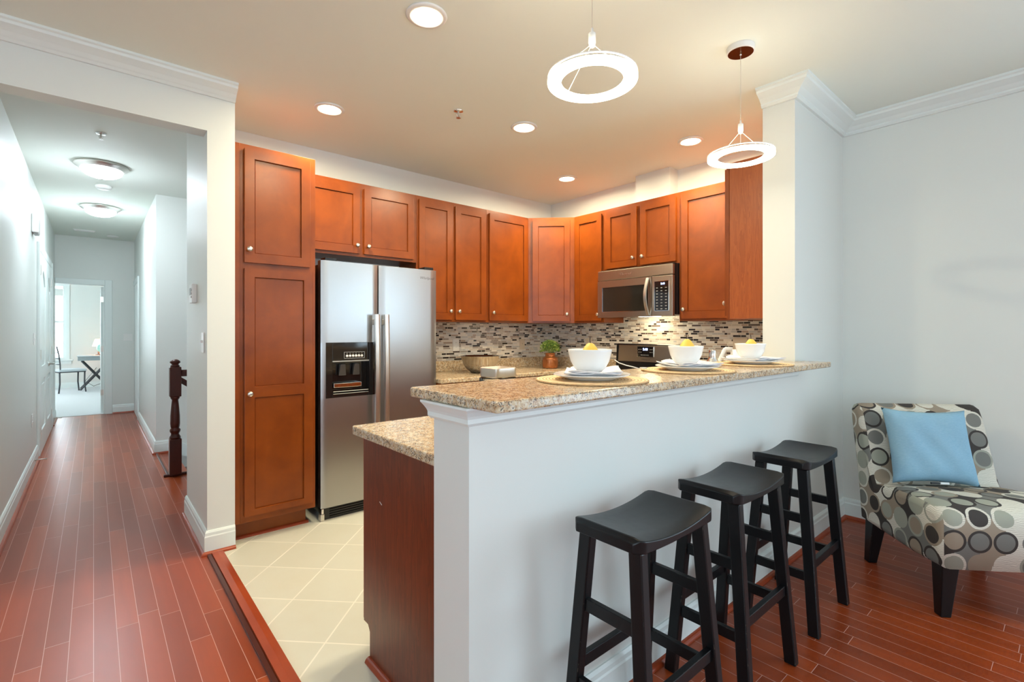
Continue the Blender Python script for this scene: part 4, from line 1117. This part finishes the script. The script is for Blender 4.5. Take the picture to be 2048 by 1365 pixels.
# ------------------------------------------------------------------ bar stools
def beam(bm, a, b, wa, da, wb=None, db=None):
    """rectangular bar a->b with horizontal end faces, half sizes along x and y"""
    wb = wb or wa; db = db or da
    q = lambda p, w, d_: [(p[0] - w, p[1] - d_, p[2]), (p[0] + w, p[1] - d_, p[2]), (p[0] + w, p[1] + d_, p[2]), (p[0] - w, p[1] + d_, p[2])]
    hexa(bm, q(a, wa, da), q(b, wb, db))
def make_stool(loc, label):
    t = thing('bar_stool', label, 'stool', loc, 0, 'black saddle-seat stools along the bar')
    # saddle seat, top with raised ends and clipped corners
    bm = bmesh.new(); nx, ny = 28, 10; a, b, c_ = .205, .122, .022
    top = []; bot = []
    for i in range(nx + 1):
        u = -1 + 2 * i / nx; rt, rb = [], []
        x = u * a
        ymax = b - max(0, (abs(u) - .90)) / .10 * c_
        for j in range(ny + 1):
            v = -1 + 2 * j / ny; y = v * ymax
            z = .715 + .026 * u * u
            edge = max(0.0, abs(u) - .93) / .07
            z -= .014 * edge
            z -= .004 * max(0, abs(v) - .86) / .14
            rt.append(bm.verts.new((x, y, z))); rb.append(bm.verts.new((x, y, .690 + .007 * u * u)))
        top.append(rt); bot.append(rb)
    for i in range(nx):
        for j in range(ny):
            bm.faces.new((top[i][j], top[i + 1][j], top[i + 1][j + 1], top[i][j + 1]))
            bm.faces.new((bot[i][j], bot[i][j + 1], bot[i + 1][j + 1], bot[i + 1][j]))
        for j, k in ((0, 1), (ny, -1)):
            bm.faces.new((top[i][j], bot[i][j], bot[i + 1][j], top[i + 1][j]))
    for j in range(ny):
        for i in (0, nx): bm.faces.new((top[i][j], top[i][j + 1], bot[i][j + 1], bot[i][j]))
    for v in bm.verts:
        pass
    o = obj('seat', bm, M['black'], t, bevel=.003); sharp(o, 30)
    TX, TY, FX, FY, ZT = .163, .088, .194, .142, .692
    def at(z): u = (ZT - z) / ZT; return TX + (FX - TX) * u, TY + (FY - TY) * u
    for sx in (-1, 1):
        for sy in (-1, 1):
            bm = bmesh.new(); beam(bm, (sx * FX, sy * FY, 0), (sx * TX, sy * TY, ZT), .0165, .0215); obj('leg', bm, M['black'], t, bevel=.004)
    for sx in (-1, 1):
        for z in (.477, .238):
            X, Y = at(z); bm = bmesh.new(); box(bm, sx * X - .009, sx * X + .009, -Y + .018, Y - .018, z - .019, z + .019); obj('rung', bm, M['black'], t, bevel=.002)
    for sy in (-1, 1):
        z = .285; X, Y = at(z); bm = bmesh.new(); box(bm, -X + .012, X - .012, sy * Y - .010, sy * Y + .010, z - .019, z + .019); obj('rung', bm, M['black'], t, bevel=.002)
    return t
SY = .876
st = make_stool((1.292, SY, 0), 'black wooden saddle-seat bar stool nearest the camera')
dup(st, (1.868, SY, 0), 0, 'black wooden saddle-seat bar stool, middle of the three')
dup(st, (2.510, SY, 0), 0, 'black wooden saddle-seat bar stool nearest the patterned chair')

# ------------------------------------------------------------------ slipper chair
AC = math.atan2(-.728, .686)
ch = thing('slipper_chair', 'armless upholstered slipper chair in grey, brown and cream circle print', 'chair', (2.862, .404, 0), AC)
CW = .635
prof = [(0.0, .235), (0.0, .44), (.012, .475), (.045, .495), (.16, .503), (.30, .495), (.42, .478), (.475, .470), (.49, .50), (.515, .60), (.555, .73), (.585, .82), (.605, .862), (.645, .880), (.685, .872), (.705, .84), (.700, .78), (.665, .60), (.632, .42), (.605, .235), (.45, .228), (.2, .222)]
bm = bmesh.new(); uvl = bm.loops.layers.uv.new('UVMap')
nw = 24
# rounded ends: inset the profile near both sides
cx_, cz_ = sum(p[0] for p in prof) / len(prof), sum(p[1] for p in prof) / len(prof)
def inset(k):
    # offset profile inward by k using neighbour normals
    out = []; n = len(prof)
    for i in range(n):
        a = Vector(prof[i - 1]); b = Vector(prof[(i + 1) % n]); d = (b - a).normalized(); nn = Vector((d.y, -d.x))
        out.append((prof[i][0] + nn.x * k, prof[i][1] + nn.y * k))
    return out
slices = [(0.0, .034), (.004, .018), (.014, .006), (.034, 0.0)] + [(.034 + (CW - .068) * i / nw, 0.0) for i in range(1, nw)] + [(CW - .034, 0.0), (CW - .014, .006), (CW - .004, .018), (CW, .034)]
arc = [0.0]
for i in range(len(prof)): 
    a, b = prof[i], prof[(i + 1) % len(prof)]; arc.append(arc[-1] + math.hypot(b[0] - a[0], b[1] - a[1]))
rings = []
for xx, k in slices:
    pr = inset(k); rings.append([bm.verts.new((xx, y + (.0), z + (.008 * math.sin(PI * xx / CW) if 3 <= i <= 6 else 0))) for i, (y, z) in enumerate(pr)])
N = len(prof)
for s in range(len(rings) - 1):
    for i in range(N):
        fce = bm.faces.new((rings[s][i], rings[s][(i + 1) % N], rings[s + 1][(i + 1) % N], rings[s + 1][i])); fce.smooth = True
        if s < 2 or s > len(rings) - 4:
            for l in fce.loops: l[uvl].uv = (l.vert.co.y * 1.0 + 3.01 , l.vert.co.z)
        else:
            for l, (q, w) in zip(fce.loops, ((s, i), (s, i + 1), (s + 1, i + 1), (s + 1, i))): l[uvl].uv = (slices[q][0], arc[w] + .03)
for rg in (rings[0][::-1], rings[-1]):
    fce = bm.faces.new(rg)
    for l in fce.loops: l[uvl].uv = (l.vert.co.y + 3.01, l.vert.co.z)
# triangulate the caps cleanly
bmesh.ops.triangulate(bm, faces=[q for q in bm.faces if len(q.verts) > 4])
up_ = obj('upholstery', bm, M['circles'], ch)
for (lx, ly, s1, s2) in ((.055, .055, 1, 1), (CW - .055, .055, -1, 1), (.055, .55, 1, -1), (CW - .055, .55, -1, -1)):
    bm = bmesh.new()
    sp_ = .03 if ly > .3 else 0
    beam(bm, (lx - s1 * .012, ly + sp_, 0), (lx, ly, .245), .022, .022, .036, .036); obj('leg', bm, M['black'], ch, bevel=.004)

# blue pillow
pil = thing('throw_pillow', 'light blue square throw pillow leaning on the patterned chair back', 'pillow', (0, 0, 0))
bm = bmesh.new(); n = 26; F_, Bk = [], []
for i in range(n + 1):
    f1, f2 = [], []
    for jj in range(n + 1):
        u = -1 + 2 * i / n; v = -1 + 2 * jj / n
        k = 1 - .11 * (1 - v * v) * abs(u) ** 3 ; k2 = 1 - .10 * (1 - u * u) * abs(v) ** 3
        x = u * .208 * k; z = v * .197 * k2
        t_ = .062 * ((1 - u ** 4) * (1 - v ** 4)) ** .55
        cr = .003 * math.sin(9 * u + 6 * v) * (1 - u * u) * (1 - v * v) * 1.5
        cr += .002 * math.sin(7 * u - 3 * v + 2 * u * v) + .006 * math.sin(14 * (u - v)) * max(0, abs(u * v) - .15) * (1 - max(abs(u), abs(v)) ** 8)
        f1.append(bm.verts.new((x, -t_ - cr, z)))
        f2.append(f1[-1] if (i in (0, n) or jj in (0, n)) else bm.verts.new((x, t_, z)))
    F_.append(f1); Bk.append(f2)
for i in range(n):
    for jj in range(n):
        bm.faces.new((F_[i][jj], F_[i + 1][jj], F_[i + 1][jj + 1], F_[i][jj + 1]))
        q = [Bk[i][jj], Bk[i][jj + 1], Bk[i + 1][jj + 1], Bk[i + 1][jj]]
        try: bm.faces.new(q)
        except ValueError: pass
cov = obj('cover', bm, M['blue'], pil, smooth=True)
bx('white_tag', (.015, .058, -.012, -.002, -.192, -.180), M['white_plastic'], pil, .003)
bx('black_tag', (-.03, .014, -.012, -.003, -.193, -.182), M['hole'], pil, .003)
Rc = Matrix.Rotation(AC, 4, 'Z')
lc = Matrix.Translation((2.862, .404, 0)) @ Rc @ Matrix.Translation((.245, .432, .686)) @ Matrix.Rotation(math.radians(-17), 4, 'X') @ Matrix.Rotation(math.radians(1.5), 4, 'Y')
pil.matrix_world = lc

# ------------------------------------------------------------------ stair railing
nr = thing('newel_post', 'dark turned wooden newel post at the head of the stairs', 'newel post', (0.552, 5.262, 0.022))
bm = bmesh.new(); h_ = .045
box(bm, -h_, h_, -h_, h_, 0, .315); obj('base_block', bm, M['qr_dark'], nr, bevel=.004)
bm = bmesh.new(); lathe(bm, [(.0, .315), (.040, .315), (.043, .33), (.034, .345), (.030, .36), (.040, .38), (.041, .395), (.030, .41), (.034, .42), (.037, .45), (.036, .52), (.028, .62), (.024, .66), (.034, .675), (.036, .69), (.0, .69)], 32); obj('turned_shaft', bm, M['qr_dark'], nr, smooth=True)
bm = bmesh.new(); box(bm, -.043, .043, -.043, .043, .69, .955); obj('upper_block', bm, M['qr_dark'], nr, bevel=.006)
bm = bmesh.new(); lathe(bm, [(0, .955), (.034, .955), (.036, .965), (.026, .972), (.026, .98), (.040, .992), (.038, 1.005), (.022, 1.018), (.012, 1.022), (0, 1.023)], 32); obj('cap', bm, M['qr_dark'], nr, smooth=True)
bm = bmesh.new()
pf_ = [(-.028, -.028), (.028, -.028), (.030, .012), (.018, .03), (-.018, .03), (-.030, .012)]
def rail(bm, a, b):
    A = [bm.verts.new((a[0], a[1] + p, a[2] + q)) for p, q in pf_]; B_ = [bm.verts.new((b[0], b[1] + p, b[2] + q)) for p, q in pf_]
    bm.faces.new(A); bm.faces.new(B_[::-1])
    for i in range(6): bm.faces.new((A[i], A[(i + 1) % 6], B_[(i + 1) % 6], B_[i]))
rail(bm, (.597, 5.262, .918), (3.0, 5.262, .918)); 
hr = tag(obj('guard_rail', bm, M['qr_dark'], bevel=.003), 'level dark wooden rail from the newel post to the stairwell', 'rail')
bm = bmesh.new()
for k in range(18): x_ = .75 + k * .125; tube(bm, [(x_, 5.262, .018), (x_, 5.262, .89)], .016, 8)
obj('baluster', bm, M['qr_dark'], hr); hr.children[0]['kind'] = 'stuff'
bm = bmesh.new(); rail(bm, (.60, 5.36, .85), (2.6, 5.36, -.62))
tag(obj('stair_handrail', bm, M['qr_dark'], bevel=.003), 'dark handrail sloping down the stairs behind the newel post', 'rail')

# ------------------------------------------------------------------ bedroom things
ck = thing('dining_chair', 'dark iron chair with pale seat cushion seen through the bedroom door', 'chair', (-0.40, 14.0, 0.006), math.radians(18))
bm = bmesh.new(); 
o = bx('seat_cushion', (-.22, .24, -.21, .21, .445, .495), M['seat_fab'], ck, .018)
for sx, sy in ((.21, -.18), (.21, .18), (-.2, -.18), (-.2, .18)):
    bm = bmesh.new(); tube(bm, [(sx * 1.08, sy * 1.05, 0), (sx * .98, sy, .2), (sx, sy, .43)], .014, 8); obj('leg', bm, M['slate'], ck, smooth=True)
bm = bmesh.new(); box(bm, -.215, .225, -.195, .195, .425, .445); obj('seat_frame', bm, M['slate'], ck)
for sy in (-.19, .19):
    bm = bmesh.new(); tube(bm, [(-.19, sy, .43), (-.195, sy, .6), (-.215, sy, .8), (-.25, sy, .98)], .012, 8); obj('back_post', bm, M['slate'], ck, smooth=True)
for z_, xo in ((.6, -.195), (.72, -.207), (.85, -.222)):
    bm = bmesh.new(); tube(bm, [(xo, -.19, z_), (xo, .19, z_)], .009, 8); obj('back_rail', bm, M['slate'], ck, smooth=True)
dk = thing('writing_desk', 'grey tray-top desk on crossed dark legs in the bedroom', 'desk', (0.20, 14.28, 0.006))
bm = bmesh.new(); box(bm, -.46, .46, -.26, .26, .655, .745); 
obj('tray', bm, M['grey_wood'], dk, bevel=.006)
bm = bmesh.new(); box(bm, -.475, .475, -.275, .275, .745, .76); obj('desktop', bm, M['seat_fab'], dk, bevel=.004)
for yy in (-.21, .21):
    bm = bmesh.new(); tube(bm, [(-.42, yy, .018), (.08, yy, .65)], .018, 4); obj('leg', bm, M['slate'], dk)
    bm = bmesh.new(); tube(bm, [(.08, yy + .035, .018), (-.40, yy + .035, .65)], .018, 4); obj('leg', bm, M['slate'], dk)
bm = bmesh.new(); tube(bm, [(-.17, -.20, .335), (-.17, .24, .335)], .012, 8); obj('cross_bar', bm, M['slate'], dk)
for xx in (.30, .42):
    bm = bmesh.new(); tube(bm, [(xx, .15 - .0, .018), (xx, .15, .655)], .018, 8); obj('leg', bm, M['slate'], dk)
tl = thing('table_lamp', 'small lit table lamp with cream shade on the bedroom desk', 'lamp', (0.085, 14.42, .766))
bm = bmesh.new(); lathe(bm, [(0, 0), (.06, 0), (.06, .012), (.016, .02), (.014, .2), (0, .2)], 24); obj('base', bm, M['slate'], tl, smooth=True)
bm = bmesh.new(); lathe(bm, [(.11, .20), (.06, .36), (.058, .36), (.108, .20)], 32); obj('lamp_shade', bm, M['shade_glow'], tl, smooth=True)
gl = thing('globe', 'pale green globe on a dark stand beside the bedroom lamp', 'globe', (0.150, 14.15, .766))
bm = bmesh.new(); lathe(bm, [(0, 0), (.055, 0), (.05, .012), (.012, .02), (.012, .06), (0, .06)], 24); obj('stand', bm, M['stem'], gl, smooth=True)
bm = bmesh.new(); lathe(bm, [(.105 * math.sin(a) + 0, .165 - .105 * math.cos(a)) for a in [i * PI / 16 for i in range(17)]], 32); obj('sphere', bm, M['globe'], gl, smooth=True)
bm = bmesh.new(); box(bm, -.15, .10, -.10, .08, 0, .012); o = tag(obj('magazine', bm, M['white_plastic'], bevel=.002), 'white magazine lying on the bedroom desk', 'magazine'); o.location = (-.12, 14.2, .766)
bm = bmesh.new(); tube(bm, [(.05, 14.98, .45), (-.15, 14.95, .15), (0.0, 14.9, .03), (.22, 14.9, .12), (.28, 14.8, .45), (.20, 14.7, .60)], .006, 8)
tag(obj('lamp_cord', bm, M['slate'], smooth=True), 'thin dark cord looping under the bedroom desk', 'cord')
bpy.context.view_layer.update()
